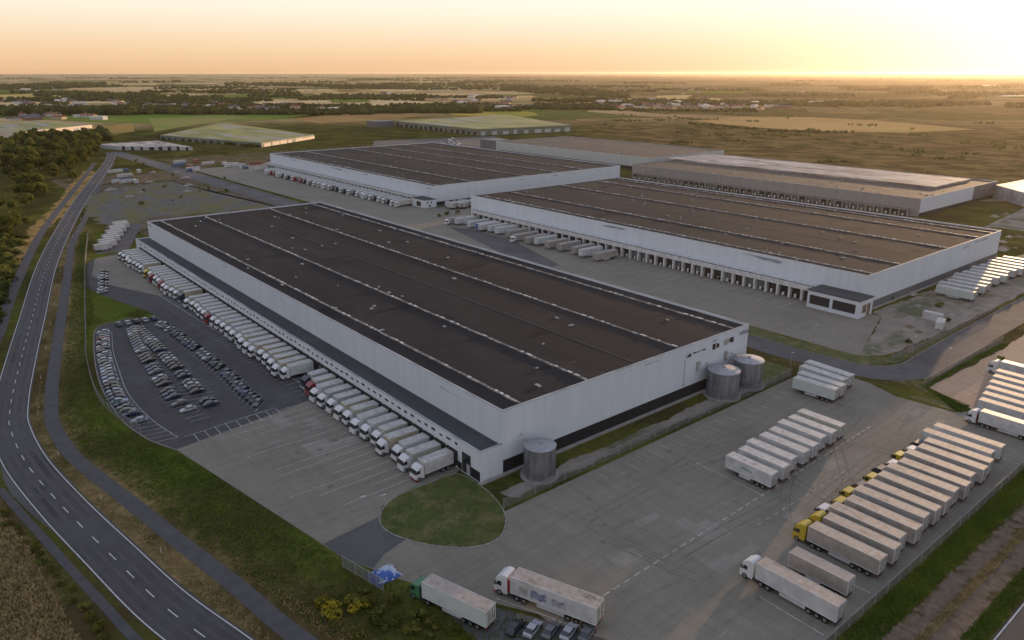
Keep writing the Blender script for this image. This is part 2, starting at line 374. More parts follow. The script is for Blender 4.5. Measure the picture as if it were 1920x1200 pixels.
# far farmland: a patchwork of fields with scrub between
warp = node(t, 'ShaderNodeVectorMath', operation='MULTIPLY_ADD')
nz = node(t, 'ShaderNodeTexNoise'); nz.inputs['Scale'].default_value = .0015; t.links.new(pos(t), nz.inputs['Vector'])
t.links.new(nz.outputs['Color'], warp.inputs[0]); warp.inputs[1].default_value = (260,260,0); t.links.new(pos(t), warp.inputs[2])
rot = node(t, 'ShaderNodeMapping'); rot.inputs['Rotation'].default_value = (0,0,R(12)); rot.inputs['Scale'].default_value = (1/330, 1/520, 0)
t.links.new(warp.outputs[0], rot.inputs['Vector'])
vo = node(t, 'ShaderNodeTexVoronoi', distance='CHEBYCHEV'); vo.inputs['Scale'].default_value = 1; t.links.new(rot.outputs[0], vo.inputs['Vector'])
sv = node(t, 'ShaderNodeSeparateColor'); t.links.new(vo.outputs['Color'], sv.inputs[0])
cr = node(t, 'ShaderNodeValToRGB'); cr.color_ramp.interpolation = 'CONSTANT'; t.links.new(sv.outputs[0], cr.inputs[0])
el = cr.color_ramp.elements; el[0].color = (.11,.14,.035,1); el[1].position = .16; el[1].color = (.55,.40,.21,1)
for p_, col in ((.34,(.09,.10,.035)),(.44,(.42,.31,.16)),(.6,(.14,.18,.045)),(.68,(.62,.46,.25)),(.84,(.08,.085,.04)),(.92,(.34,.25,.12))):
    e = el.new(p_); e.color = (*col, 1)
fieldc = mixc(t, lin(ramp(t, nC, .42, .68), .4, 0), cr.outputs[0], (.15,.13,.055))
fieldc = mixc(t, lin_(t, ramp(t, noise_tex(t, pos(t, 1, .4, 1), .011, 7, .75), .52, .62), .6), fieldc, (.085,.085,.032))
c = mixc(t, at.outputs['Alpha'], c, fieldc)
t.links.new(c, b.inputs['Base Color'])
bn = node(t, 'ShaderNodeBump'); bn.inputs['Strength'].default_value = .8; bn.inputs['Distance'].default_value = .7
t.links.new(nA, bn.inputs['Height']); t.links.new(bn.outputs[0], b.inputs['Normal'])
me = np_mesh('ground', V, F, gm)
ca = me.color_attributes.new('soil', 'FLOAT_COLOR', 'POINT')
ca.data.foreach_set('color', np.stack([dry, dirt, lush, far], 1).astype(np.float32).ravel())
gr = bpy.data.objects.new('ground', me); COL.objects.link(gr); tag(gr, kind='structure')

# ------------------------------------------------------------------ paved surfaces
def ragged(pts, amp, step=2.0):
    out = []; n = len(pts)
    for i in range(n):
        a, b_ = pts[i], pts[(i+1)%n]; L = math.dist(a, b_); k = max(1, int(L/step)); nx_, ny_ = -(b_[1]-a[1])/L, (b_[0]-a[0])/L
        for j in range(k):
            t_ = j/k; x, y = a[0]+(b_[0]-a[0])*t_, a[1]+(b_[1]-a[1])*t_; d = amp*(mnoise.noise(Vector((x*.12,y*.12,0)))+.5*mnoise.noise(Vector((x*.5,y*.5,3))))
            out.append((x+nx_*d, y+ny_*d))
    return out
def sheet(name, pts, z, m): return struct(name, MB().sheet(pts, z), m)
def ribbon(name, line, a, b_, z, m): return struct(name, MB().ribbon(line, a, b_, z), m)
ribbon('road', main_c, 4.2, -4.4, .03, M['asphalt'])
ribbon('cycle_path', path_c, 1.6, -1.6, .025, M['path'])
ribbon('side_road', leftpath, 1.9, -1.9, .025, M['path'])
ribbon('farm_track', track_c, .75, -.75, .02, M['path'])
lb = [(5.2,187),(4.6,176),(5.1,168.5),(7.2,156.7),(9.2,148.5),(10.2,147),(8.9,160),(8.4,175),(8.0,187)]
sheet('lay_by', lb, .018, M['asphalt_old'])
mk = MB()
mk.ribbon(main_c, 4.02, 3.84, .045); mk.ribbon(main_c, -3.84, -4.02, .045)
struct('road_edge_lines', mk, M['paint'])
mk = MB(); fine = spline(main_c, 1.5)
i = 0
while i+3 < len(fine):
    mk.ribbon(fine[i:i+3], .09, -.09, .047); i += 5
struct('road_centre_line', mk, M['paint'])
wt = MB()
for o_ in (-2.95,-1.15,1.15,2.95): wt.ribbon(main_c, o_+.3, o_-.3, .038)
struct('wheel_tracks', wt, mat('worn_wheel_track', (.055,.052,.053), (.070,.066,.066), .2, .75, c3=(.045,.043,.045), scale3=.06))
pr = MB(); rp = random.Random(6)
for k in range(26):
    i0 = rp.randint(4, len(main_c)-12); o_ = rp.choice((-2.2,.3,-3.6,1.4)); pr.ribbon(main_c[i0:i0+rp.randint(2,6)], o_+rp.uniform(.9,2.2), o_, .0365)
struct('road_patches', pr, mat('patched_asphalt', (.034,.033,.036), (.042,.04,.043), .4, .85))
road2 = spline([(188,915),(189.5,880),(192,800),(194,690),(195,600),(196.5,480),(197,380),(196,300),(196,200)], 12)
ribbon('road_beyond', road2, 8.5, -9, .022, M['asphalt_old'])
mk = MB()
for k in range(0, len(road2)-1, 2): mk.ribbon(road2[k:k+2], .12, -.12, .05)
struct('road_beyond_line', mk, M['paint_faint'])
right_c = spline([(196,235),(200,160),(202,124.5),(202,112),(203.5,97),(208,85),(218,79.6),(232,79.6),(259,80.3),(310,80.8),(420,82),(560,84)], 4)
ribbon('site_road', right_c, 5.4, -5.4, .034, M['asphalt_old'])
mk = MB(); mk.ribbon(right_c, 5.55, 5.35, .10); mk.ribbon(right_c[:20], -5.35, -5.55, .10); struct('site_road_kerb', mk, M['kerb'])
# concrete and asphalt yards
apron = px((330,843),(605,1021),(712,968),(716,950),(745,930),(775,915),(855,890))+[(82,118),(82,173.5),(40.2,166.9)]
sheet('concrete_apron', apron, .04, M['concrete'])
arc = px((335,845),(290,830),(258,812),(230,790),(207,757),(192,730),(182,700),(177,668),(176,640),(178,622),(190,610),(215,604),(236,598),(300,596))
asph = [(41,160),(40.3,166.5)]+arc+[(60.5,283),(56,300),(52,318),(50,335),(60,378),(72,388),(82,388),(82,160)]
sheet('asphalt_yard', asph, .036, M['asphalt'])
sheet('far_dock_pavement', [(69.5,300),(58,330),(56,350),(64,384),(82,386),(82,300)], .044, M['concrete'])
sheet('weathered_strip', [(75.8,173.7),(82,173.7),(82,300),(69.7,300)], .044, M['asphalt_old'])
kb = MB(); kb.ribbon(spline(arc, 2), .12, -.12, .13); struct('car_park_kerb', kb, M['kerb'])
yard = px((605,1021),(640,1045),(745,1085),(860,1120),(930,1132),(1010,1152),(1070,1200))+[(65,55),(70,40.4),(190,40.6),(230,40.6),(230,56),(204,56.5),(196,61),(194.5,75),(198,84),(198,97),(186,99.6),(79.5,98.8),(79.3,98.6)]+px((950,990),(930,1015),(880,1028),(810,1024),(760,1012),(720,995),(712,968))
sheet('concrete_yard', yard, .038, M['concrete'])
sheet('asphalt_wedge', px((606,1020),(711,969),(722,995),(760,1012),(720,1040),(700,1066),(640,1045)), .046, M['asphalt_old'])
sheet('asphalt_corner', px((930,1140),(1010,1160),(1110,1190),(1180,1215),(1100,1240),(900,1210),(840,1150)), .044, M['asphalt_old'])
sheet('sand_lot', ragged([(200.5,57.5),(207,72),(252,70.5),(320,71),(320,30),(204,30)], .8, 1.5), .03, M['sandy'])
sheet('lower_right_road', [(90,24.5),(330,24.5),(330,12),(90,12)], .03, M['asphalt'])
sheet('lower_right_road_line', [(90,24.3),(330,24.3),(330,24.1),(90,24.1)], .045, M['paint'])
sheet('warehouse_yard', [(206,360),(260,360),(260.4,110),(216,96),(215.5,132)], .038, M['concrete'])
sheet('dark_yard_patch', px((880,430),(960,450),(1050,497),(1000,510),(930,470),(840,425)), .046, M['asphalt_old'])
sheet('warehouse_forecourt', ragged([(216,96),(260.4,110),(262,114),(300,113),(420,112),(420,88),(330,88),(238,89),(223,91.5)], 1.5), .03, M['dusty'])
sheet('far_warehouse_yard', [(212,398),(208,560),(206,700),(300,712),(300,669),(258,669),(258,398),(300,396),(300,360),(206,360),(208,398)], .028, M['concrete'])
sheet('back_car_park', [(470,600),(420,760),(480,860),(640,820),(600,690),(500,680)], .03, M['asphalt_old'])
sheet('gravel_strip', ragged([(83,104.6),(100,105),(120,104.6),(150,105.6),(176,106),(176,102),(140,101.8),(110,101.6),(84,101.5)], 1.2, 1), .02, M['dusty'])
sheet('side_ground', [(560,186),(640,180),(640,120),(470,120),(470,150),(590,160)], .02, M['dusty'])
sheet('broken_paving', ragged(px((150,378),(215,352),(330,340),(420,362),(520,388),(400,398),(280,408),(255,430),(225,440),(190,420)), 7), .026, mat('broken_paving', (.075,.070,.07), (.12,.11,.10), .3, .9, c3=(.11,.10,.035), scale3=.07, lo3=.44, hi3=.56, stretch=(1,.3,1), stretch3=(1,.5,1)))
# grass island: a raised lawn inside a kerb
isl = spline(px((745,930),(722,947),(712,965),(711,980),(725,997),(760,1012),(810,1024),(880,1028),(930,1015),(948,992),(947,962),(925,930),(905,914),(858,889),(800,908),(745,930)), 1.2)[:-1]
struct('island_kerb', MB().prism(isl, 0, .14), M['kerb'])
cx_, cy_ = sum(p[0] for p in isl)/len(isl), sum(p[1] for p in isl)/len(isl)
struct('island_lawn', MB().prism([(cx_+(x-cx_)*.975, cy_+(y-cy_)*.975) for x, y in isl], .1, .19), M['lawn'])
sheet('lawn_patch', [(190.9,113),(190.9,104),(186,100.6),(173.3,101.2),(178,108.5),(178,116)], .03, M['lawn'])
sheet('verge_strip', [(207.6,130),(214.8,134),(214.2,114.4),(215.9,97.6),(222,90),(236,87.3),(262,87.3),(262,86),(236,85.5),(219,85.8),(209.5,92),(208.6,100),(208,115)], .042, M['lawn'])
sheet('verge_triangle', [(197,83),(197.5,74.5),(203.5,60),(206,74),(222,73.7),(250,73.7),(250,71.2),(207,72.2),(201,57.6),(197,61)], .043, M['lawn'])
# painted bays and lines
mk = MB()
def seg(p, q, wd=.12, z=.06): mk.ribbon([p, q], wd/2, -wd/2, z)
for k in range(17):                                    # long bays of the concrete apron
    y = 121+k*3.15; x0 = 56+8*math.sin(k*1.7)-max(0, (k-9))*.2
    seg((x0, y), (73, y+.1), .1)
seg((75.9,173.7),(69.6,300), .15)
for k in range(44): y = 177+k*2.85; seg((71.6-(y-173)*.048, y), (81.5, y), .09)
seg((40.3,171.6),(63.3,173.6), .13)
for k in range(9): x = 42.5+k*2.6; seg((x,167.3+k*.2),(x+.1,171.8+k*.2), .12)
out_l = spline([(40.2,267.5),(36,248),(33,228.7),(30.8,214),(29.9,201.1),(31,186.4),(34.2,173.1)], 2.6)
in_l = spline([(45.2,265.5),(41,244),(38.4,224.3),(36.9,212),(36.4,199.8),(37.2,185),(39.2,172.5)], 2.5)
nb = min(len(out_l), len(in_l)); q = lambda L, s: L[min(len(L)-1, int(round(s*(len(L)-1))))]
for k in range(nb):
    s_ = k/(nb-1); a = q(out_l, s_); c_ = q(in_l, s_); seg((a[0]+.5,a[1]), c_, .1)
mk.ribbon(in_l, .06, -.06, .06)
mid_a = spline([(50,263),(46.5,244),(44.8,224.3),(42.9,208),(42.1,193.2),(44.0,179)], 2.6)
mid_b = spline([(52.5,264.5),(50.5,244),(49.0,224),(48.4,208),(47.8,193),(49.0,179)], 2.6)
mid_c = spline([(53,262),(54.5,244),(55.4,226),(55.2,208),(54.4,190),(54.3,176)], 2.6)
for k in range(min(len(mid_a), len(mid_b), len(mid_c))):
    if 19 < k < 22: continue
    seg(mid_a[k], (mid_b[k][0]-.2, mid_b[k][1]), .1)
    if k < 30: seg(mid_b[k], mid_c[k], .1)
mk.ribbon(mid_b[:17], .06, -.06, .06)
rr_a = spline([(57.5,262),(58.4,245),(58.8,228),(58.9,203),(58.2,185),(58.6,174.5)], 2.6)
rr_b = spline([(62.4,265),(63.6,247),(64.4,231),(64.9,207.4),(63.6,188),(62.9,174.1)], 2.6)
for k in range(min(len(rr_a), len(rr_b))): seg(rr_a[k], rr_b[k], .1)
# yard lines on the right
def dashes(p, q_, on=1.6, off=1.0, wd=.14):
    L = math.dist(p, q_); n = int(L/(on+off))
    for k in range(n):
        a = k*(on+off)/L; b2_ = (k*(on+off)+on)/L
        seg((p[0]+(q_[0]-p[0])*a, p[1]+(q_[1]-p[1])*a), (p[0]+(q_[0]-p[0])*b2_, p[1]+(q_[1]-p[1])*b2_), wd)
A_, B_ = g(1130,1118), g(1640,795); dashes(A_, B_)
C_, D_ = g(1420,985), g(1590,880); dashes(C_, D_, 1.2, 1.6, .1)
seg(g(1305,868), g(1432,930)); seg(g(1425,1120), g(1545,1192)); seg(g(1560,1078), g(1632,1112)); seg(g(1790,828), g(1915,872), .1)
seg(g(930,1122), g(1010,1150), .1); dashes(g(1010,1150), g(1150,1205), 3, .6)
for k in range(22): x = 104+k*4.1; seg((x, 97.6-(k%3)*.3), (x+.05, 94.2-(k*7%5)*.5), .08)
for k in range(40): y = 139+k*5.1; seg((241+(k*13%5), y), (254.5, y), .12)
for k in range(7): seg((209+k*3.6, 58+k*.4), (214+k*3.6, 69-k*.3), .12)
struct('painted_bay_lines', mk, mat('bay_paint', (.62,.62,.61), (.36,.355,.34), .9, .8, lo=.35, hi=.6))
tk = MB(); r = random.Random(41)
for k in range(40):
    x0, y0 = r.uniform(85, 195), r.uniform(52, 92); a = r.choice((0, .1, -.2, 1.4, 1.7, .6)); L = r.uniform(14, 45); cv = r.uniform(-.035, .035)
    if k > 30: x0, y0, a = r.uniform(48, 70), r.uniform(122, 165), r.uniform(-.2, .2)
    ln = []
    for i in range(16): ln.append((x0, y0)); x0 += math.cos(a)*L/15; y0 += math.sin(a)*L/15; a += cv
    if any((px_ < 50 or py_ < 44 or py_ > 96 or px_ > 193) if k <= 30 else (px_ > 80 or px_ < 44+(165-py_)*.12) for px_, py_ in ln): continue
    for o_ in (-.95, .95): tk.ribbon(ln, o_+r.uniform(.1,.2), o_-.15, .0525+k*.00012)
struct('tyre_marks', tk, mat('tyre_marks', (.125,.11,.092), (.185,.165,.14), .5, .95))
r = random.Random(19)
for nm_, cc_ in (('slab_repairs', ((.20,.188,.158),(.235,.222,.19))), ('oil_stains', ((.125,.115,.098),(.16,.148,.125)))):
    sr = MB()
    for k in range(24 if nm_ == 'slab_repairs' else 40):
        x0, y0 = (r.uniform(82, 190), r.uniform(46, 95)) if k%4 else (r.uniform(52, 72), r.uniform(122, 165))
        if k%4 == 0 and x0 < 48+(165-y0)*.1: continue
        if nm_ == 'slab_repairs': w_, h_ = r.choice((3,6)), r.choice((2,3,6)); x0, y0 = round(x0/6)*6, round(y0/6)*6; sr.sheet([(x0,y0),(x0+w_,y0),(x0+w_,y0+h_),(x0,y0+h_)], .0475+k*.00006)
        else:
            q_ = r.uniform(.3,1.1); sr.sheet([(x0+q_*math.cos(i*.6)*r.uniform(.6,1.2), y0+q_*math.sin(i*.6)*r.uniform(.6,1.3)) for i in range(10)], .0500+k*.00004)
    struct(nm_, sr, mat(nm_, *cc_, .5, .9))
# far fields surveyed one by one
def field_sheet(pts, c1, c2, z=.3, scale=.01):
    m = mat('field', tuple(v*1.35 for v in c1), tuple(v*1.35 for v in c2), scale, 1, spec=0, stretch=(1,.4,1), bump=1, bscale=.8); struct('field', MB().sheet(pts, z), m)
field_sheet(px((1290,224),(1400,219),(1520,220),(1640,226),(1830,243),(1700,249),(1560,247),(1440,241),(1340,232)), (.34,.23,.10), (.27,.18,.075))
field_sheet(px((820,210),(950,205),(1000,211),(1010,216),(960,222),(850,216)), (.14,.17,.03), (.30,.22,.06))
field_sheet(px((540,222),(620,211),(780,209),(845,213),(700,226),(600,232)), (.21,.13,.055), (.27,.18,.08))
field_sheet(px((160,238),(250,234),(252,247),(200,254),(175,250)), (.26,.17,.06), (.17,.14,.05))
field_sheet(px((0,178),(190,172),(200,180),(0,188)), (.42,.30,.10), (.34,.24,.09))
field_sheet(px((60,222),(330,205),(640,214),(500,226),(300,232),(180,230)), (.09,.14,.025), (.14,.15,.04))
field_sheet(px((280,222),(420,216),(470,222),(430,224),(290,247)), (.13,.17,.04), (.20,.18,.07), .35)
for k in range(26):
    pxx = rnd.uniform(0, 1300); pyy = rnd.choice([145,149,153,157,161,165,168,172,176,180,186,192]); wd = rnd.uniform(60, 260); hh = rnd.uniform(1.2, 3.5)*(pyy-135)/25
    c1 = rnd.choice([(.36,.25,.11),(.30,.21,.09),(.12,.15,.03),(.40,.30,.14)]); sk = rnd.uniform(-20, 20)
    field_sheet(px((pxx,pyy),(pxx+wd,pyy-hh*.2),(pxx+wd+sk,pyy+hh),(pxx+sk,pyy+hh*1.1)), c1, tuple(v*.8 for v in c1), .4+k*.05)
sheet('flooded_field', px((1840,160),(1915,159),(1920,162),(1860,163)), .5, mat('water', (.2,.2,.2), rough=.15))
sheet('flooded_field', px((1830,176),(1930,174),(1930,180),(1860,181)), .5, bpy.data.materials['water'])

# ------------------------------------------------------------------ buildings
def shell(parent, x0, x1, y0, y1, h, wm, rm, trim=True, plinth=None):
    ox, oy = parent.location[0], parent.location[1]; t_ = .4
    X0, X1, Y0, Y1 = x0-ox, x1-ox, y0-oy, y1-oy
    MB().box(X0,X1,Y0,Y0+t_,0,h).box(X0,X1,Y1-t_,Y1,0,h).box(X0,X0+t_,Y0+t_,Y1-t_,0,h).box(X1-t_,X1,Y0+t_,Y1-t_,0,h).build('wall', wm, parent)
    MB().box(X0+t_,X1-t_,Y0+t_,Y1-t_,h-.9,h-.45).build('roof', rm, parent)
    if trim:
        e = .08
        t_ = .3; MB().box(X0-e,X1+e,Y0-e,Y0+t_+e,h+.002,h+.14).box(X0-e,X1+e,Y1-t_-e,Y1+e,h+.002,h+.14).box(X0-e,X0+t_+e,Y0+t_+e,Y1-t_-e,h+.002,h+.14).box(X1-t_-e,X1+e,Y0+t_+e,Y1-t_-e,h+.002,h+.14).build('parapet_capping', M['trim'], parent)
def roof_strips(parent, xs, y0, y1, z, seams=(), wd=.55, dome=1.0):
    ox, oy = parent.location[0], parent.location[1]; r = random.Random(int(xs[0]))
    for x in xs:
        mb = MB(); y = y0
        while y < y1-2:
            L = r.uniform(1.6, 3.4); a = r.uniform(-.03,.03)
            mb.box(x-ox-wd+a, x-ox+wd+a, y-oy, y-oy+L-.25, z-.02, z+.28, 0)
            if r.random() < .42*dome: mb.box(x-ox-wd*.75+a, x-ox+wd*.75+a, y-oy+.3, y-oy+L*.7, z+.282, z+.42, 1)
            mb.box(x-ox-wd*.55, x-ox+wd*.55, y-oy+L-.248, y-oy+L-.002, z-.02, z+.12, 0)
            y += L
        mb.build('rooflight_strip', [M['strip'], M['strip_hi']], parent)
    for x in seams:
        MB().box(x-ox-.22, x-ox+.22, y0-oy, y1-oy, z-.02, z+.06).build('roof_seam', M['seam'], parent)
vent_me = MB().box(-.55,.55,-.4,.4,0,.22).box(-.4,.4,-.28,.28,.222,.34).mesh('roof_vent', M['vent'])
def vents(parent, x0, x1, y0, y1, z, n, seed):
    r = random.Random(seed)
    for k in range(n):
        o = part('roof_vent', vent_me, parent, (r.uniform(x0,x1)-parent.location[0], r.uniform(y0,y1)-parent.location[1], z), r.choice((0, math.pi/2)))
        s_ = r.uniform(.5, 1.2); o.scale = (s_*r.uniform(.7,1.8), s_, r.uniform(.6,1.2))
def door_mesh(w_=3.0, h_=3.4):
    """dock shelter in front of a sectional door, facing -X; origin on the wall face at ground level"""
    mb = MB(); s_ = .45
    mb.box(-.5,-.002,-w_/2-s_,-w_/2,.9,h_+.9,0).box(-.5,-.002,w_/2,w_/2+s_,.9,h_+.9,0).box(-.5,-.002,-w_/2,w_/2,h_+.45,h_+.9,0)
    mb.box(-.08,-.003,-w_/2,w_/2,1.1,h_+.45,1); mb.box(-.3,-.003,-w_/2+.3,w_/2-.3,.3,1.09,0)
    return mb.mesh('dock_door', [M['shelter'], M['door']])
dock_me = door_mesh()
win_me = MB().box(-.05,-.002,-.75,.75,0,.5,0).box(-.06,-.051,-.65,.65,.06,.44,1).mesh('window', [M['dark'], M['glass']])

# the nearest warehouse
A = thing('warehouse', (88,110.2,0), 0, 'nearest white warehouse with dark brown roof and a long low dock annex', 'warehouse', 'large flat-roofed warehouses')
shell(A, 88, 177, 110.2, 381, 14.9, M['wall_a'], M['roof'])
roof_strips(A, (93.9,114.1,147.4,171.3), 111.5, 379.5, 14.45, (131,), .36)
vents(A, 90, 175, 115, 376, 14.45, 46, 3)
ax, ay = -6, 0
MB().box(ax,0-.002,.001,.4,0,7.2).box(ax,ax+.4,.4,271.4,0,7.2).box(ax,-.002,271.4,271.8,0,7.2).build('annex_wall', M['annex'], A)
MB().box(ax+.4,-.002,.4,271.4,6.3,6.85).build('annex_roof', M['roof_low'], A)
MB().box(ax-.06,ax+.46,-.06,271.86,7.202,7.34).box(ax+.46,-.002,-.06,.46,7.202,7.34).build('annex_capping', M['trim'], A)
MB().box(.15,86.5,-.04,-.002,.35,3.3).build('black_base_panel', M['black'], A)
MB().box(-6.6,89,-.9,-.045,0,.34).build('concrete_plinth', M['kerb'], A)
MB().box(ax-.05,ax-.003,.05,3.2,.3,2.6).build('black_base_panel', M['black'], A); MB().box(ax-.05,ax-.003,6.6,8.1,.3,2.0).build('black_base_panel', M['black'], A)
MB().box(ax-.06,ax-.003,3.3,6.4,.3,5.0,0).box(ax-.075,ax-.061,3.5,4.8,3.1,4.8,1).box(ax-.075,ax-.061,4.95,6.2,3.1,4.8,1).box(ax-.09,ax-.061,3.6,4.7,.35,2.7,2).build('entrance_door', [M['dark'], M['glass'], M['trim']], A)
for k in range(56): part('dock_door', dock_me, A, (ax, 10.0+k*4.6, 0))
for k in range(88):
    o = part('window', win_me, A, (ax, 8.5+k*2.95, 5.65+.12*math.sin(k*2.3))); o.scale = (1, .55+.5*abs(math.sin(k*1.7)), .7+.5*abs(math.cos(k*.9)))
# worn dark signs on the end wall
for (x0_, x1_, z0_, z1_) in ((61.2,63.4,11.2,12.6),(64.2,69.5,11.9,12.5),(72.6,75.6,11.0,13.0),(77.6,82.2,10.9,13.3)):
    mb = MB(); r = random.Random(int(x0_*10)); n = 5
    for i in range(n):
        a = x0_+(x1_-x0_)*i/n; b_ = x0_+(x1_-x0_)*(i+1)/n-.08
        mb.box(a, b_, -.06, -.003, z0_+r.uniform(0,.5)*(z1_-z0_)*.6, z1_-r.uniform(0,.3)*(z1_-z0_), r.choice((0,0,1)))
    mb.build('faded_wall_sign', [M['seam'], M['vent']], A)
MB().box(60.9,61.02,-.1,-.003,4.2,11.1).box(60.7,61.2,-.2,-.003,3.8,4.19).build('downpipe', M['vent'], A)
for xx in (66.5, 78.8): MB().tube((xx,-.35,6.9),(xx,-.35,9.4),.5,n=10).build('wall_duct', M['vent'], A)

def bay_front(parent, xw, xm, y0, n, pitch, ztop, zl, depth, seed=1, fm=None):
    """a row of recessed dock bays facing -X: lintel, a post between every two bays, a dark door in each recess"""
    ox, oy = parent.location[0], parent.location[1]; r = random.Random(seed)
    y1 = y0+n*pitch; X = xw-ox
    mb = MB().box(X, xm-ox-.003, y0-oy, y1-oy, zl, ztop)
    for k in range(n+1):
        y = y0+k*pitch-oy; mb.box(X+.02, X+depth, y-.42, y+.42, 0, zl-.002)
    mb.build('dock_front', fm or M['frame'], parent)
    MB().box(X-.08, X+.35, y0-oy, y1-oy, ztop+.002, ztop+.16).build('front_capping', M['seam'], parent)
    dm = MB().box(0,.1,-pitch/2+.43,pitch/2-.43,0,zl-.004,0).box(-.35,-.002,-1.3,1.3,.3,1.1,2).mesh('dock_door', [M['dark'], M['frame'], M['shelter']])
    dms = [dm, dm, MB().box(0,.1,-pitch/2+.43,pitch/2-.43,0,zl-.004,0).box(-.35,-.002,-1.3,1.3,.3,1.1,2).mesh('dock_door', [M['door'], M['frame'], M['shelter']]), MB().box(0,.1,-pitch/2+.43,pitch/2-.43,0,zl-.004,0).box(-.2,-.002,-1.5,1.5,.9,3.4,1).mesh('dock_door', [M['dark'], M['door'], M['shelter']])]
    lm = MB().side([(-.55,.25),(-.1,.25),(-.1,1.35),(-.3,1.5),(-.5,1.1)], -.5, .45).mesh('dock_leveller', M['frame'])
    for k in range(n):
        yc = y0+(k+.5)*pitch-oy
        d = part('dock_door', r.choice(dms), parent, (X+depth-.5-r.choice((0,0,0,.6))*(depth > 1.7), yc, 0))
        if depth > 1: part('dock_leveller', lm, parent, (X+depth-.9, yc+r.uniform(-.5,.6), 0)).scale = (1, r.uniform(.7,1.3), r.uniform(.8,1.2))
    for k in range(n//2):
        part('wall_lamp', lamp_me, parent, (X-.002, y0+(2*k+.5+r.uniform(-.2,.2))*pitch-oy, ztop-.9))
lamp_me = MB().box(-.35,0,-.18,.18,0,.3).mesh('wall_lamp', M['vent'])

B = thing('warehouse', (260.5,116.6,0), 0, 'middle white warehouse with empty recessed dock bays and a small corner office', 'warehouse', 'large flat-roofed warehouses')
shell(B, 260.5, 387, 116.6, 355, 13.4, M['wall_b'], M['roof_b'])
roof_strips(B, (266,288,331,364,380), 118, 353, 12.95, (309,), .42)
vents(B, 264, 384, 122, 350, 12.95, 50, 5)
bay_front(B, 256, 260.5, 133.6, 42, 5.1, 6.3, 4.3, 2.2, seed=4)
MB().box(2,126,-.04,-.002,.2,3.0).build('dark_base_panel', M['wall_dark'], B)
MB().box(-.5,127,-1,-.045,0,.3).build('concrete_plinth', M['kerb'], B)
MB().box(-9.9,-.003,-2.9,-2.55,0,6.3).box(-9.9,-9.5,-2.55,16.6,0,1.4).box(-9.9,-9.5,-2.55,16.6,4.9,6.3).box(-9.9,-9.5,-2.55,-1.6,1.402,4.898).box(-9.9,-9.5,7.0,8.0,1.402,4.898).box(-9.9,-9.5,15.8,16.6,1.402,4.898).box(-9.5,-4.6,16.2,16.6,0,6.3).box(-.403,-.003,-2.55,0,0,6.3).build('office_wall', M['annex'], B)
MB().box(-10.1,-.003,-3.1,16.9,6.302,6.7).build('office_roof', M['roof_low'], B)
MB().box(-9.45,-9.35,-1.6,7.0,1.41,4.89).box(-9.45,-9.35,8.0,15.8,1.41,4.89).build('office_window', M['glass'], B)
MB().box(-7.6,-4.8,-2.96,-2.905,1.6,4.6).box(-4.2,-1.6,-2.96,-2.905,.1,4.6).build('office_window', mat('warm_glass', (.22,.17,.12), (.05,.045,.04), .5, .3), B)

Cc = thing('warehouse', (265.4,402.8,0), 0, 'white warehouse behind the nearest one, its docks crowded with lorries', 'warehouse', 'large flat-roofed warehouses')
shell(Cc, 265.4, 441.5, 402.8, 668, 13.0, M['wall_c'], M['roof_b'])
roof_strips(Cc, (270.5,298.7,345,376.5,405), 404, 666, 12.55, (322,), .5, 1.2)
vents(Cc, 270, 438, 408, 662, 12.55, 60, 9)
bay_front(Cc, 260, 265.4, 416, 48, 5.2, 5.6, 4.0, 2.0, seed=6)
MB().box(1,175,-.04,-.002,.2,2.6).build('dark_base_panel', M['black'], Cc)
MB().box(-9,-.003,-3.5,-3.1,0,5).box(-9,-8.6,-3.1,12,0,5).box(-8.6,-5.5,11.6,12,0,5).build('office_wall', M['annex'], Cc)
MB().box(-9.15,-.003,-3.65,12.2,5.002,5.3).build('office_roof', M['roof_low'], Cc)
MB().box(-7.2,-6.2,-3.56,-3.503,2.8,3.9).box(-4.2,-3.2,-3.56,-3.503,2.9,4.0).box(-5.8,-4.6,-3.56,-3.503,.6,1.9).box(-9.06,-9.003,1,6,.8,3.8).build('office_window', M['dark'], Cc)

D = thing('warehouse', (469.5,186.5,0), 0, 'grey fronted warehouse behind the middle one with a pale patchy upper roof', 'warehouse', 'large flat-roofed warehouses')
shell(D, 469.5, 590, 186.5, 415, 10.8, M['wall_grey'], M['speckled_roof'])
MB().box(53,112,14,236,10.36,11.6).build('upper_roof', M['light_roof'], D)
MB().box(.02,80,-.05,-.003,2.2,10.7).build('end_cladding', M['wall_b'], D)
MB().box(80.1,120.4,-.05,-.003,2.2,10.7).build('end_cladding', M['wall_dark'], D)
MB().box(.02,120.4,-.08,-.003,0,2.1).build('dark_base_panel', M['black'], D)
bay_front(D, 466.5, 469.5, 192, 43, 5.1, 4.4, 3.6, 1.6, seed=8, fm=M['wall_grey'])
vents(D, 473, 518, 190, 410, 10.4, 60, 15)

E_ = thing('warehouse', (512,432,0), 0, 'dark roofed warehouse with a plain grey wall behind the dock warehouse', 'warehouse', 'large flat-roofed warehouses')
shell(E_, 512, 620, 432, 650, 11.6, M['wall_pale'], M['speckled_roof'], False)
MB().box(-.2,20,218.1,246,0,12).build('dark_wing', M['wall_dark'], E_)
MB().box(-.05,-.003,2,216,0,2.8).build('dark_base_panel', M['black'], E_)
vents(E_, 518, 615, 436, 640, 11.15, 80, 17)

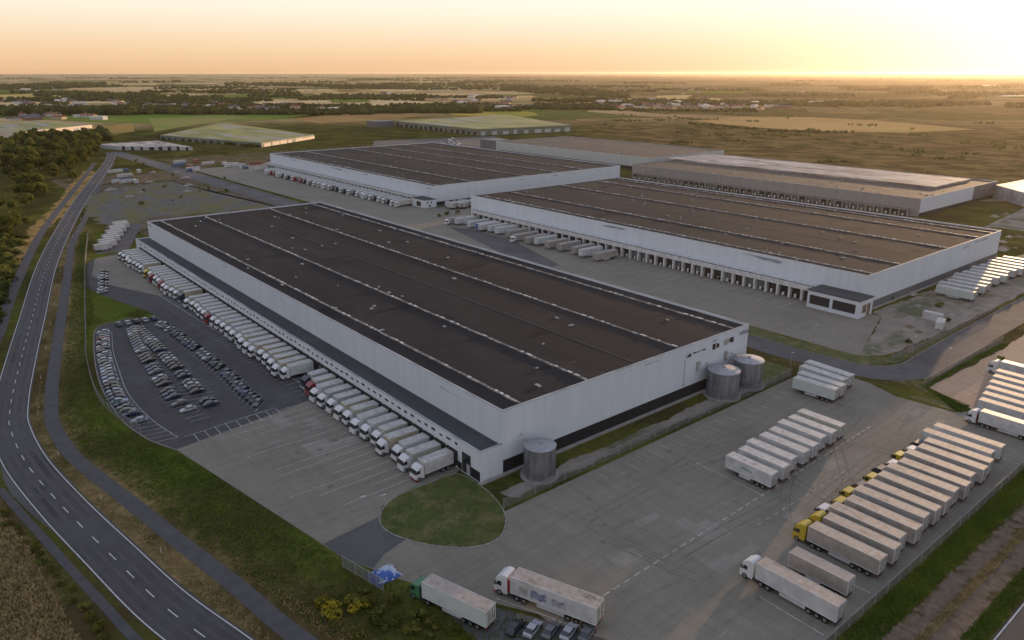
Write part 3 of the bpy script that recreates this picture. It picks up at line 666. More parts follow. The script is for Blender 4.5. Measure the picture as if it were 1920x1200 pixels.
def quad_shed(name, pts, h, wm, rm, label, extra=None, seed=1):
    c0 = pts[0]; o = thing(name, (c0[0], c0[1], 0), 0, label, 'warehouse', 'low sheds beyond the site')
    P_ = [(x-c0[0], y-c0[1]) for x, y in pts]
    MB().prism(P_, 0, h).build('wall', wm, o)
    cx2, cy2 = sum(p[0] for p in P_)/4, sum(p[1] for p in P_)/4
    MB().prism([(cx2+(x-cx2)*.985, cy2+(y-cy2)*.985) for x, y in P_], h+.002, h+.25).build('roof', rm, o)
    return o, P_
def face_panels(o, p, q_, z0, z1, n, m, seed, name='loading_door', fill=.5):
    """n panels along the wall foot from p to q, standing 6 cm proud, each a part"""
    r = random.Random(seed); d = Vector((q_[0]-p[0], q_[1]-p[1])); L = d.length; d.normalize(); nrm = Vector((d.y, -d.x))
    for k in range(n):
        w2 = L/n*fill*r.uniform(.6,1.3); s0 = L*(k+.25)/n; a = Vector(p)+d*s0; b_ = a+d*w2
        MB().prism([(a+nrm*.02)[:], (b_+nrm*.02)[:], (b_+nrm*.3)[:], (a+nrm*.3)[:]], z0, z1*r.uniform(.7,1)).build(name, m, o)
o, P_ = quad_shed('warehouse', [(632,842),(640,1075),(900,1110),(790,820)], 8.5, M['wall_green'], M['green_roof'], 'long green-grey warehouse with sunlit planted roof beyond the back car park')
face_panels(o, P_[1], P_[0], 0, 6, 16, M['dark'], 2); face_panels(o, P_[0], P_[3], 0, 6, 9, M['wall_pale'], 3)
MB().box(-28,6.5,233,262,0,9).build('side_block', M['wall_dark'], o)
vents(o, 660, 780, 880, 1060, 8.75, 40, 22)
o, P_ = quad_shed('warehouse', [(335.4,866),(276,1060),(430,1270),(436,940)], 5, M['wall_green'], M['green_roof'], 'green-roofed shed left of the long warehouse with a pinkish end wall')
face_panels(o, P_[0], P_[3], 0, 4.2, 7, M['wall_cream'], 5, 'pale_panel', .8); face_panels(o, P_[1], P_[0], 0, 3, 14, M['dark'], 6)
o, P_ = quad_shed('warehouse', [(140,1180),(50,1330),(190,1430),(240,1275)], 9, M['wall_cream'], M['green_roof'], 'pale low shed at the left edge catching the sunset on its walls')
face_panels(o, P_[0], P_[3], 0, 8, 6, M['trim'], 7, 'white_panel', .7)
o, P_ = quad_shed('warehouse', [(200,935),(185,985),(255,990),(262,880)], 3.6, M['wall_pale'], M['light_roof'], 'small white shed beside the fork of the two roads')
face_panels(o, P_[0], P_[3], 0, 4.5, 8, M['dark'], 8, 'loading_door', .4)
o, P_ = quad_shed('storage_building', [(560,160),(585,186),(640,182),(640,150)], 8.5, M['trim'], M['light_roof'], 'white storage block at the right edge beyond the grey warehouse')
face_panels(o, P_[0], P_[1], 0, 6.5, 6, M['wall_pale'], 9, 'cladding_sheet', .5)

# silos
def silo(x, y, r_, h, label):
    o = thing('silo', (x,y,0), 0, label, 'silo', 'corrugated steel silos beside the nearest warehouse')
    n = 48; mb = MB(); vs = []; fs = []; rings = int(h/.28)
    for k in range(rings+1):
        rr = r_+(.025 if k%2 else 0); z = .3+(h-.3)*k/rings
        vs += [(rr*math.cos(2*math.pi*i/n), rr*math.sin(2*math.pi*i/n), z) for i in range(n)]
    for k in range(rings): fs += [(k*n+i, k*n+(i+1)%n, (k+1)*n+(i+1)%n, (k+1)*n+i) for i in range(n)]
    mb.add(vs, fs); mb.build('silo_body', M['silo'], o, smooth=False)
    MB().add([(r_*1.04*math.cos(2*math.pi*i/n), r_*1.04*math.sin(2*math.pi*i/n), h-.02) for i in range(n)]+[(0,0,h+r_*.16)], [(i,(i+1)%n,n) for i in range(n)]).build('silo_roof', M['silo_roof'], o)
    MB().tube((0,0,h+r_*.14),(0,0,h+r_*.14+.35),.35,n=12).build('roof_hatch', M['silo_roof'], o)
    MB().tube((0,0,0),(0,0,.3),r_+.9,n=40).build('concrete_base', M['kerb'], o)
    for k in range(12):
        a = 2*math.pi*k/12; MB().box(-.05,.05,-.07,.07,.3,h-.1).build('stiffener', M['silo'], o, (math.cos(a)*(r_+.08), math.sin(a)*(r_+.08), 0)).rotation_euler = (0,0,a)
    lad = MB()
    for s_ in (-.25,.25): lad.box(s_-.03, s_+.03, r_+.15, r_+.2, .3, h+.5)
    for k in range(int(h/.35)): lad.box(-.22,.22,r_+.16,r_+.19,.5+k*.35,.54+k*.35)
    l_ = lad.build('ladder', M['vent'], o); l_.rotation_euler = (0,0,R(20))
    MB().tube((-r_*.3,r_*.7,h+.1),(-r_*.3,r_+2.2,h+.9),.16,n=8).build('feed_pipe', M['vent'], o)
silo(94.0, 104.9, 3.35, 7.3, 'grey corrugated silo nearest the camera by the warehouse corner')
silo(159.5, 105.2, 4.1, 7.4, 'corrugated silo at the far end of the end wall, nearer of the pair')
silo(170.6, 105.0, 3.9, 7.6, 'corrugated silo nearest the green patch, farther of the pair')

# ------------------------------------------------------------------ vehicles
M['box_white'] = mat('trailer_side_white', (.50,.50,.51), (.38,.385,.39), .5, .5, c3=(.30,.30,.30), scale3=.35, lo3=.55, hi3=.8)
M['box_cream'] = mat('box_side_cream', (.44,.43,.36), (.36,.35,.30), .5, .5, c3=(.25,.24,.21), scale3=.35, lo3=.55, hi3=.8)
M['box_pale'] = mat('box_side_pale_green', (.40,.45,.43), (.48,.51,.50), .5, .5, c3=(.30,.33,.31), scale3=.3, lo3=.55, hi3=.8)
M['box_beige'] = mat('box_side_beige', (.33,.295,.265), (.25,.225,.205), .5, .6, c3=(.17,.15,.135), scale3=.4, lo3=.55, hi3=.8); M['box_taupe'] = mat('box_side_taupe', (.27,.255,.25), (.35,.325,.31), .5, .6)
M['box_tan'] = mat('box_side_tan', (.36,.31,.22), (.42,.38,.29), .5, .5); M['box_grey'] = mat('box_side_grey', (.28,.30,.32), (.36,.37,.38), .5, .5)
M['box_dusty'] = mat('box_side_dusty', (.24,.22,.20), (.30,.28,.26), .5, .7)
M['box_blue'] = mat('box_side_blue', (.05,.09,.28), (.10,.14,.30), .5, .5)
M['top_white'] = mat('trailer_roof', (.45,.45,.44), (.33,.32,.31), .9, .5, c3=(.22,.19,.17), scale3=.5, lo3=.56, hi3=.75, stretch3=(1,.5,1))
M['top_warm'] = mat('trailer_roof_dusty', (.37,.32,.285), (.27,.235,.21), .9, .6, c3=(.14,.115,.10), scale3=.5, lo3=.54, hi3=.72, stretch3=(1,.5,1))
M['cab_white'] = mat('cab_white', (.52,.53,.55), rough=.35, spec=.5)
M['cab_red'] = mat('cab_red', (.20,.02,.03), rough=.35, spec=.5)
M['cab_yellow'] = mat('cab_yellow', (.42,.31,.03), rough=.35, spec=.5)
M['cab_green'] = mat('cab_green', (.05,.15,.07), rough=.35, spec=.5)
M['cab_dark'] = mat('cab_navy', (.03,.035,.06), rough=.35, spec=.5)
M['tyre'] = mat('tyre_rubber', (.012,.012,.012), rough=.9)
M['rim'] = mat('wheel_rim', (.35,.35,.36), rough=.4, metallic=.5)
M['chassis'] = mat('chassis_black', (.025,.025,.028), (.05,.045,.04), 1, .7)
M['lamp_red'] = mat('tail_light_red', (.35,.02,.02), rough=.3)
M['lamp_clear'] = mat('headlight_glass', (.6,.6,.6), rough=.2)
CACHE = {}
def cached(key, fn):
    if key not in CACHE: CACHE[key] = fn()
    return CACHE[key]
def wheel_me(r_=.5, w_=.32):
    def f():
        mb = MB(); mb.tube((0,-w_/2,0),(0,w_/2,0),r_,n=18,mi=0); mb.tube((0,-w_/2-.012,0),(0,w_/2+.012,0),r_*.52,n=12,mi=1); mb.tube((0,-w_/2-.02,0),(0,w_/2+.02,0),r_*.2,n=8,mi=0)
        return mb.mesh('wheel', [M['tyre'], M['rim']])
    return cached(('wheel', r_, w_), f)
def box_me(L, h0, h1, side, top, W=2.55):
    def f():
        mb = MB(); hw = W/2
        mb.box(0,L,-hw+.02,hw-.02,h0,h1,0); mb.box(.06,L-.06,-hw+.06,hw-.06,h1+.002,h1+.03,1)
        for k in range(1, int(L/1.2)): mb.box(k*1.2-.02,k*1.2+.02,-hw+.06,hw-.06,h1+.032,h1+.042,1)
        for y in (-hw, hw-.07): mb.box(-.01,L+.01,y,y+.07,h1-.08,h1+.04,2); mb.box(-.01,L+.01,y,y+.07,h0,h0+.14,2)
        for x in (-.015, L-.06):
            for y in (-hw-.004, hw-.066): mb.box(x,x+.075,y,y+.07,h0+.142,h1-.082,2)
        return mb.mesh('cargo_box', [M[side], M[top], M['frame']])
    return cached(('box', L, h0, h1, side, top, W), f)
def door_me(h0, h1, W=2.55):
    def f():
        mb = MB(); hw = W/2-.08
        mb.box(-.06,-.018,-hw,-.02,h0+.1,h1-.1,0).box(-.06,-.018,.02,hw,h0+.1,h1-.1,0)
        for y in (-.8,-.35,.35,.8): mb.box(-.10,-.061,y-.02,y+.02,h0+.15,h1-.15,1)
        mb.box(-.08,-.062,-.9,-.4,h0+.9,h0+1.05,2)
        return mb.mesh('rear_door', [M['top_white'], M['chassis'], M['cab_dark']])
    return cached(('door', h0, h1, W), f)
def cab_me(kind, col, accent):
    def f():
        mb = MB()
        if kind == 'tractor':
            prof = [(0,.55),(0,3.0),(.1,3.55),(.5,3.7),(1.0,3.62),(1.9,3.0),(2.12,2.4),(2.28,1.6),(2.3,.5)]
        elif kind == 'low':
            prof = [(0,.55),(0,2.6),(.15,2.8),(1.3,2.82),(1.7,2.6),(1.95,1.7),(2.05,.5)]
        else:
            prof = [(0,.55),(0,2.75),(.1,3.15),(.5,3.25),(1.2,3.0),(1.7,2.5),(1.95,1.7),(2.05,.5)]
        mb.side(prof, -1.2, 1.2, 0); mb.box(-.12,-.004,-1.15,1.15,.9,2.6,1)
        mb.box(-.1,-.003,-1.18,-.9,1.0,prof[1][1]+.3,1).box(-.1,-.003,.9,1.18,1.0,prof[1][1]+.3,1)
        mb.box(prof[-1][0]-.5, prof[-1][0]+.04,-1.22,1.22,.32,.62,1)
        return mb.mesh('cab', [M[col], M[accent]])
    return cached(('cab', kind, col, accent), f)
def glass_me(kind):
    def f():
        x1, x2 = ((1.93,2.29) if kind == 'tractor' else (1.72,2.0)); z1, z2 = ((2.95,1.75) if kind == 'tractor' else (2.5,1.65))
        mb = MB(); n = .03
        mb.side([(x1+n,z1),(x1+n+.06,z1),(x2+n+.02,z2),(x2+n-.04,z2)], -1.08, 1.08)
        return mb.mesh('windscreen', M['glass'])
    return cached(('glass', kind), f)
sidewin_me = MB().side([(1.0,1.75),(1.0,2.5),(1.6,2.5),(1.95,1.75)], -.012, .012).mesh('side_window', M['glass'])
head_me = MB().box(-.03,.03,-.2,.2,-.09,.09).mesh('headlight', M['lamp_clear'])
tail_me = MB().box(-.02,.02,-.2,.2,-.07,.07).mesh('tail_light', M['lamp_red'])
mirror_me = MB().box(-.06,.06,-.14,.14,-.3,.3).box(-.04,.04,-.14,.0,-.36,-.31).mesh('mirror', M['chassis'])
def add_box_unit(o, x0, L, side, top, axles, z0=1.15, z1=4.0, skirt=True, legs=False):
    part('cargo_box', box_me(L, z0, z1, side, top), o, (x0,0,0)); part('rear_door', door_me(z0, z1), o, (x0,0,0))
    ch = cached(('ch', L), lambda: MB().box(.05,L-.4,-.5,-.32,.78,1.148).box(.05,L-.4,.32,.5,.78,1.148).box(.1,.2,-1.1,1.1,.45,.7).box(.1,.25,-.5,-.3,.45,.8).box(.1,.25,.3,.5,.45,.8).mesh('chassis', M['chassis']))
    part('chassis', ch, o, (x0,0,0))
    for ax in axles:
        for s_ in (-1, 1): part('wheel', wheel_me(), o, (x0+ax, s_*1.08, .5))
    for s_ in (-1, 1): part('tail_light', tail_me, o, (x0+.0, s_*.95, .85))
    if skirt:
        sk = cached(('skirt', L), lambda: MB().box(L*.36,L*.68,-1.2,-1.15,.45,1.0).box(L*.36,L*.68,1.15,1.2,.45,1.0).mesh('side_guard', M['box_white']))
        part('side_guard', sk, o, (x0,0,0))
    if legs:
        lg = cached(('legs', L), lambda: MB().box(-.07,.07,-.75,-.6,.0,1.0).box(-.07,.07,.6,.75,0,1.0).box(-.04,.04,-.6,.6,.5,.6).box(-.18,.18,-.8,-.55,0,.05).box(-.18,.18,.55,.8,0,.05).mesh('landing_leg', M['chassis']))
        part('landing_leg', lg, o, (x0+L-2.6,0,0))
def add_cab(o, x, kind, col, accent, rear_axles=(.2,)):
    part('cab', cab_me(kind, col, accent), o, (x,0,0)); part('windscreen', glass_me(kind), o, (x,0,0))
    for s_ in (-1, 1):
        part('side_window', sidewin_me, o, (x-.02, s_*1.215, 0)); part('headlight', head_me, o, (x+(2.33 if kind == 'tractor' else 2.1), s_*.88, .75))
        part('wheel', wheel_me(), o, (x+1.35, s_*1.05, .5)); part('mirror', mirror_me, o, (x+1.95, s_*1.42, 2.2))
        for a in rear_axles: part('wheel', wheel_me(), o, (x+a, s_*1.04, .5))
    part('tractor_frame', cached('tf', lambda: MB().box(-2.4,2.0,-.45,-.3,.6,.85).box(-2.4,2.0,.3,.45,.6,.85).box(-1.0,-.1,-1.15,-.6,.35,.9).box(-1.0,-.1,.6,1.15,.35,.9).mesh('tractor_frame', M['chassis'])), o, (x,0,0))
def artic(loc, rz, label, group, side='box_white', top='top_warm', col='cab_white', accent='cab_white', L=13.6, cat='lorry', kind='tractor', scale=1.06, axles=(1.7,3.0,4.3)):
    o = thing('articulated_lorry', loc, rz, label, cat, group); x0 = -(L+2.9)/2
    add_box_unit(o, x0, L, side, top, axles); add_cab(o, x0+L+.55, kind, col, accent, (-1.6,-2.8) if kind == 'tractor' else (-1.6,))
    o.scale = (scale,)*3; return o
def semi(loc, rz, label, group, side='box_white', top='top_white', L=13.6, scale=1.0):
    o = thing('semi_trailer', loc, rz, label, 'trailer', group); add_box_unit(o, -L/2, L, side, top, (1.7,3.0,4.3), legs=True)
    o.scale = (scale,)*3; return o
def rigid(loc, rz, label, group, side, top, col, accent, L=7.0, scale=1.0):
    o = thing('box_lorry', loc, rz, label, 'lorry', group)
    add_box_unit(o, 0, L, side, top, (1.4,2.7), 1.1, 3.75, skirt=False); add_cab(o, L+.15, 'rigid', col, accent, ())
    o.scale = (scale,)*3; return o
ONES = 'first second third fourth fifth sixth seventh eighth ninth tenth eleventh twelfth thirteenth fourteenth fifteenth sixteenth seventeenth eighteenth nineteenth'.split()
TENS = {2:('twentieth','twenty'),3:('thirtieth','thirty'),4:('fortieth','forty'),5:('fiftieth','fifty'),6:('sixtieth','sixty'),7:('seventieth','seventy')}
def ordw(n):
    if n < 20: return ONES[n-1]
    a, b_ = divmod(n, 10); return TENS[a][0] if b_ == 0 else TENS[a][1]+'-'+ONES[b_-1]
# lorries backed onto the docks of the nearest warehouse
r = random.Random(11); reds = {12:'r', 29:'r', 41:'r', 44:'r', 36:'n', 46:'y', 13:'n'}
skip = {14, 35, 47}; n_ = 0
for k in range(56):
    y = 120.4+k*4.6
    if k in skip: continue
    n_ += 1; c_ = reds.get(k, 'w'); side = r.choice(('box_cream','box_cream','box_white','box_pale','box_tan','box_grey'))
    col, acc = {'w':('cab_white', r.choice(('cab_white','chassis','cab_dark'))), 'r':('cab_red','cab_red'), 'n':('cab_dark','cab_white'), 'y':('cab_yellow','cab_dark')}[c_]
    if k == 0: col, acc, side = 'cab_white', 'cab_red', 'box_white'
    if k == 15: side = 'box_pale'
    L = 6.6+r.uniform(-.6,.8)-(1.5 if k in (12,13) else 0); word = {'w':'white','r':'red-cabbed','n':'navy-cabbed','y':'yellow-cabbed'}[c_]
    lab = ('white lorry with red bumper docked nearest the grass island' if k == 0 else
           f'{word} lorry at the annex docks, {ordw(n_)} from the near end')
    rigid((81.35+r.uniform(-.1,.1), y+r.uniform(-.12,.12), .05), math.pi+R(r.uniform(-2.2,2.2)), lab, 'lorries backed onto the annex docks', side, 'top_white', col, acc, L, 1.04)
# lorries at the far left warehouse
r = random.Random(5); n_ = 0
for k in range(38):
    y = 409.5+k*6.0+r.uniform(-.5,.5)
    if k in (0,): continue
    n_ += 1; c_ = 'r' if (k > 24 and r.random() < .3) else ('d' if r.random() < .2 else 'w')
    col = {'r':'cab_red','d':'cab_dark','w':'cab_white'}[c_]; word = {'r':'red-cabbed','d':'dark-cabbed','w':'white'}[c_]
    rigid((257.2, y, .05), math.pi+R(r.uniform(-2,2)), f'{word} lorry docked at the warehouse behind, {ordw(n_)} from its small office', 'lorries docked at the warehouse behind the nearest one', r.choice(('box_white','box_white','box_cream')), 'top_white', col, col, 9.5+r.uniform(-1,1), 1.08)
# trailers and dusty lorries at the middle warehouse
for k, (px_, py_, sd_, kd) in enumerate([(835,422,'box_dusty','r'),(849,424,'box_white','s'),(873,430,'box_white','s'),(889,434,'box_blue','s'),(893,436,'box_white','s'),(914,438,'box_white','s'),(927,442,'box_pale','s'),(947,448,'box_dusty','s'),(958,455,'box_dusty','r'),(975,462,'box_dusty','s'),(998,463,'box_pale','s'),(1016,470,'box_dusty','s'),(1042,474,'box_dusty','s'),(1070,480,'box_dusty','s'),(1080,486,'box_white','s'),(1108,493,'box_dusty','s')]):
    x, y = g(px_, py_); word = {'box_dusty':'dusty grey','box_white':'white','box_blue':'blue','box_pale':'pale'}[sd_]
    tp = 'box_dusty' if sd_ == 'box_dusty' else 'top_white'; top_ = tp
    lab = f'{word} trailer at the middle warehouse docks, {ordw(k+1)} from their far end'; L = 255-x-2
    if kd == 's': semi((x+L/2+1, y, .05), math.pi, lab, 'trailers at the middle warehouse docks', sd_, tp, min(L,13.6))
    else: rigid((x+L, y, .05), math.pi, lab.replace('trailer','lorry'), 'trailers at the middle warehouse docks', sd_, tp, 'cab_white', 'cab_white', L-2.3)
for k in range(13):
    x = 304+k*6.1; y = 104+(k*5%3)*.8-(1.5 if k < 3 else 0)
    semi((x, y, .05), math.pi/2+R(((k*7)%5-2)*.8), f'white trailer beside the middle warehouse end wall, {ordw(k+1)} from the left', 'trailers parked by the middle warehouse end wall', 'box_white' if k%3 else 'box_pale', 'top_white')
for k in range(6):
    semi((269+k*3.3+(k%2)*1.2, 389-(k%3)*1.5, .05), math.pi/2+R(k*3-6), f'white trailer in the gap between two warehouses, {ordw(k+1)} from the left', 'trailers in the gap between two warehouses', 'box_white', 'top_white', 9.5)
# eight trailers in the yard
for k in range(8):
    x = 127.1+k*4.55+.2*math.sin(k*2.7); y = 75.0+k*.32+.35*math.sin(k*4.1)
    if k == 7:
        semi((x, y, .05), math.pi/2, 'white trailer at the far end of the eight in the yard', 'the eight parked trailers in the yard', 'box_cream', 'top_white', 11.0)
    else:
        s_ = semi((x, y, .05), math.pi/2, 'white trailer with a green mark on its side, nearest of the eight' if k == 0 else f'white trailer in the yard, {ordw(k+1)} of eight from the near end', 'the eight parked trailers in the yard', 'box_white', 'top_white', 11.0)
        if k == 0:
            mb = MB(); rr_ = random.Random(3)
            for i in range(3):
                n = 14; cx0, cz0 = -.7+i*.8, 2.6+.1*i
                mb.add([(cx0+(.5+.1*i)*math.cos(j*2*math.pi/n)*rr_.uniform(.8,1.1), 1.264+i*.003, cz0+.32*math.sin(j*2*math.pi/n)*rr_.uniform(.7,1.2)) for j in range(n)], [tuple(range(n))])
            mb.build('side_print', mat('faded_green_print', (.16,.26,.17), (.40,.42,.38), .8), s_)
# the long row with yellow cabs
for k in range(14):
    x = 116.2+k*4.62+(.25*math.sin(k*2.1)); y = 50.1+.06*k+.4*math.sin(k*3.7); yel = k not in (12, 13)
    if k in (12, 13):
        semi((x, y+.6, .05), math.pi/2, 'white trailer at the far end of the long row, '+('next to the last yellow cab' if k == 12 else 'the last in the row'), 'the long row of trailers along the right fence', 'box_white', 'top_warm', 14.2)
    else:
        lab = 'nearest lorry of the long row, yellow cab and grey-beige trailer' if k == 0 else ('yellow-cabbed' if k in (1,3,4,6,9) else 'plain-cabbed')+f' lorry in the long row, {ordw(k+1)} from the near end'
        artic((x, y+(.4 if k > 1 else 0), .05), math.pi/2+R(.9*math.sin(k*1.9)), lab, 'the long row of trailers along the right fence', ('box_beige','box_dusty','box_beige','box_taupe','box_beige')[min(k,2+k%3)], 'top_warm', ('cab_yellow' if k in (0,1,3,4,6,9) else ('cab_white','cab_dark')[k%2]), 'cab_yellow' if k < 2 else 'cab_dark', 12.9 if k > 1 else 12.6, kind='tractor' if k < 2 else 'low', scale=1.03)
artic((99.6, 49.4, .05), math.pi/2+R(1), 'white lorry with triple front axles, standing alone nearest the right fence', None, 'box_white', 'top_warm', 'cab_white', 'cab_white', 13.6, scale=1.04)
semi((107.0, 48.2, .05), math.pi/2+R(1), 'pale dusty trailer parked just behind the lone white lorry', None, 'box_dusty', 'box_dusty', 11.0, .95)
tr = artic((67.3, 73.0, .05), math.pi/2+R(20.5), 'white lorry with red cab trim and a faded dark print on its side', None, 'box_white', 'top_warm', 'cab_white', 'cab_red', 13.6, scale=1.12)
mb = MB(); rr_ = random.Random(5)
for (a0, a1, mi) in ((-3.6,-1.4,2),(-.6,2.0,1),(2.3,3.9,0)):
    n = 9; zc = [1.75+.12*math.sin(i*1.3)+rr_.uniform(-.08,.08) for i in range(n+1)]; zt = [2.95+.15*math.sin(i*1.1+1)+rr_.uniform(-.1,.1) for i in range(n+1)]
    A_ = [(a0+(a1-a0)*i/n, 1.264, zc[i]) for i in range(n+1)]; B_ = [(a0+(a1-a0)*i/n+.1, 1.264, zt[i]) for i in range(n+1)]
    mb.add(A_+B_, [(i, n+1+i, n+2+i, i+1) for i in range(n)], mi)
mb.build('side_print', [mat('faded_print_brown', (.27,.24,.22), (.42,.40,.39), .8), mat('faded_print_blue', (.09,.11,.21), (.33,.34,.40), .9), mat('faded_print_grey', (.19,.18,.22), (.40,.39,.41), .9)], tr)
artic((54.9, 82.2, .05), math.pi/2+R(17), 'pale green trailer with a low green cab on the grass wedge at the bottom', None, 'box_pale', 'top_warm', 'cab_green', 'cab_dark', 12.4, kind='low', scale=1.03)
# white trailers by the silos
for k, (x, y, a, L) in enumerate(((177.6,88.9,4,11.5),(181.5,89.5,1,12.5),(186.0,91.5,-2,13.0),(190.2,92.0,-3,13.6))):
    semi((x, y, .05), math.pi/2+R(a), ('battered white trailer with a yellowed base, nearest of four by the silos','second white trailer from the camera of four by the silos','third white trailer from the camera of four by the silos','farthest white trailer of four by the silos')[k], 'trailers by the silos', ('box_pale','box_white','box_white','box_white')[k], 'top_white', L)
artic((193.3, 49.0, .05), math.pi/2, 'white lorry at the right edge of the yard, nearest the long row', 'lorries at the right edge', 'box_white', 'top_white', 'cab_white', 'cab_red', 13.6, scale=1.0)
for k in range(6):
    semi((200.4+k*4.9, 49.5+k*.9, .05), math.pi/2, f'white trailer in the sandy lot, {ordw(k+1)} from the white lorry', 'trailers in the sandy lot', 'box_white', 'top_warm', 15.5)
artic((233, 57.5, .05), math.pi/2, 'white lorry alone at the back of the sandy lot at the right edge', None, 'box_white', 'top_white', 'cab_white', 'cab_white')

# cars
CARC = {'silver':(.30,.32,.35),'black':(.015,.016,.018),'white':(.50,.51,.52),'grey':(.10,.105,.115),'navy':(.02,.03,.08),'pale blue':(.20,.26,.34),'red':(.20,.02,.02)}
for n, c_ in CARC.items(): M['car_'+n] = mat('car_paint_'+n.replace(' ', '_'), c_, rough=.3, spec=.6)
def car_body(col):
    def f():
        prof = [(-2.1,.35),(-2.15,.75),(-1.95,.95),(-1.2,1.0),(.75,.98),(1.8,.85),(2.1,.65),(2.12,.35)]
        mb = MB().side(prof, -.86, .86, 0)
        n = len(prof)                                       # shoulders drawn in a little
        me = mb.mesh('body', [M['car_'+col]])
        for v in me.vertices:
            if v.co.z > .8: v.co.y *= .93
            if abs(v.co.x) > 2: v.co.y *= .9
        return me
    return cached(('carbody', col), f)
def car_roof(col):
    def f():
        mb = MB(); a = [(-1.15,-.66,1.42),(.25,-.66,1.42),(.25,.66,1.42),(-1.15,.66,1.42)]; b_ = [(x*1.0,y*1.0,1.46) for x,y,z in a]
        mb.add(a+b_, [(4,5,6,7),(0,1,5,4),(1,2,6,5),(2,3,7,6),(3,0,4,7)]); return mb.mesh('car_roof', M['car_'+col])
    return cached(('carroof', col), f)
green_me = MB().add([(-1.75,-.74,.96),(.95,-.74,.94),(.95,.74,.94),(-1.75,.74,.96),(-1.2,-.62,1.419),(.3,-.62,1.419),(.3,.62,1.419),(-1.2,.62,1.419)], [(4,5,6,7),(0,1,5,4),(1,2,6,5),(2,3,7,6),(3,0,4,7)]).mesh('car_windows', M['glass'])
cwheel = wheel_me(.32, .22)
lampset = MB().box(-.03,.03,-.16,.16,-.06,.06).mesh('headlight', M['lamp_clear'])
def car(loc, rz, label, group, col, parts=True):
    o = thing('parked_car', loc, rz, label, 'car', group); o.scale = (.93,.93,.93)
    part('body', car_body(col), o); part('car_windows', green_me, o); part('car_roof', car_roof(col), o)
    for x in (-1.3, 1.35):
        for s_ in (-1, 1): part('wheel', cwheel, o, (x, s_*.8, .32))
    for s_ in (-1, 1): part('headlight', lampset, o, (2.06, s_*.6, .66))
    return o
r = random.Random(21)
def lerp(a, b_, t_): return (a[0]+(b_[0]-a[0])*t_, a[1]+(b_[1]-a[1])*t_)
cnt = 0
for k in range(nb-5):
    s0, s1 = k/(nb-1), (k+1)/(nb-1); a = lerp(q(out_l,s0), q(out_l,s1), .5); b_ = lerp(q(in_l,s0), q(in_l,s1), .5)
    if k > nb-9 and k%2: continue
    c_ = r.choice(('silver','pale blue','pale blue','black','black','grey','navy','grey')); c_ = 'red' if k == 3 else c_
    m_ = lerp(a, b_, .54); cnt += 1
    car((m_[0], m_[1], .045), math.atan2(b_[1]-a[1], b_[0]-a[0])+(math.pi if r.random() < .6 else 0), f'{c_} car in the outer curved row, {ordw(cnt)} from its far end', 'cars in the outer curved row of the car park', c_)
cnt = 0; n_r = min(len(rr_a), len(rr_b))
for k in range(n_r-1):
    if k in (4, 13, 21): continue
    a, b_ = lerp(rr_a[k], rr_a[k+1], .5), lerp(rr_b[k], rr_b[k+1], .5); m_ = lerp(a, b_, .5); cnt += 1
    c_ = r.choice(('black','black','navy','grey','black','silver','grey'))
    car((m_[0], m_[1], .045), math.atan2(b_[1]-a[1], b_[0]-a[0])+(math.pi if r.random() < .5 else 0), f'{c_} car in the row nearest the lorries, {ordw(cnt)} from its far end', 'cars in the straight row facing the lorries', c_)
r = random.Random(61)
for k, t_ in enumerate([v for v in range(30) for _ in (0,1) if r.random() < (.92 if v < 14 else .55)]):
    a, b_ = (mid_a, mid_b) if k%2 else (mid_b, mid_c)
    t_ = min(t_, len(a)-2, len(b_)-2); m_ = lerp(lerp(a[t_], a[t_+1], .5), lerp(b_[t_], b_[t_+1], .5), .5); c_ = ('black','navy','black','grey','black','silver','navy')[k%7]
    car((m_[0], m_[1], .045), math.pi*(k%2)+R(4), f'{c_} car among the empty middle bays, {ordw(k+1)} from their far end', 'cars in the middle bays', c_)
for k in range(5):
    car((48.6+k*2.75, 270.8+k*-.2, .045), math.pi/2, f'{("grey","silver","black","silver","navy")[k]} car in the short top row of the car park, {ordw(k+1)} from the left', 'cars in the short top row', ("grey","silver","black","silver","navy")[k])
for k, (c_, w_) in enumerate((('black','black car, nearest the pale green trailer'),('silver','silver car second behind the pale green trailer'),('grey','dark grey car in the middle of five at the bottom edge'),('silver','silver car fourth behind the pale green trailer'),('grey','grey car, farthest right of five at the bottom edge'))):
    car((60.0+k*1.95, 72.2-k*2.0, .05), R(20), w_, 'cars at the bottom edge', c_)
for k in range(8):
    x, y = lerp((53.5,318),(61,352), k/7); cc = ('silver','white','grey','silver','black','white','silver','grey')[k]
    car((x, y, .045), R(15), f'{cc} car on the pavement left of the annex far end, {ordw(k+1)} from the near end', 'cars left of the annex far end', cc)
for k in range(11):
    x, y = lerp((70.5,398),(91,455), k/10)
    o = semi((x+(k%2)*1.5, y, .03), R(8+((k*5)%7)), f'white parked trailer by the grass behind the annex, {ordw(k+1)} from the near end', 'trailers parked behind the annex far end', 'box_white', 'top_white', 8.5, .9)
sheet('trailer_park', [(66,392),(80,392),(104,460),(88,464)], .028, M['asphalt_old'])
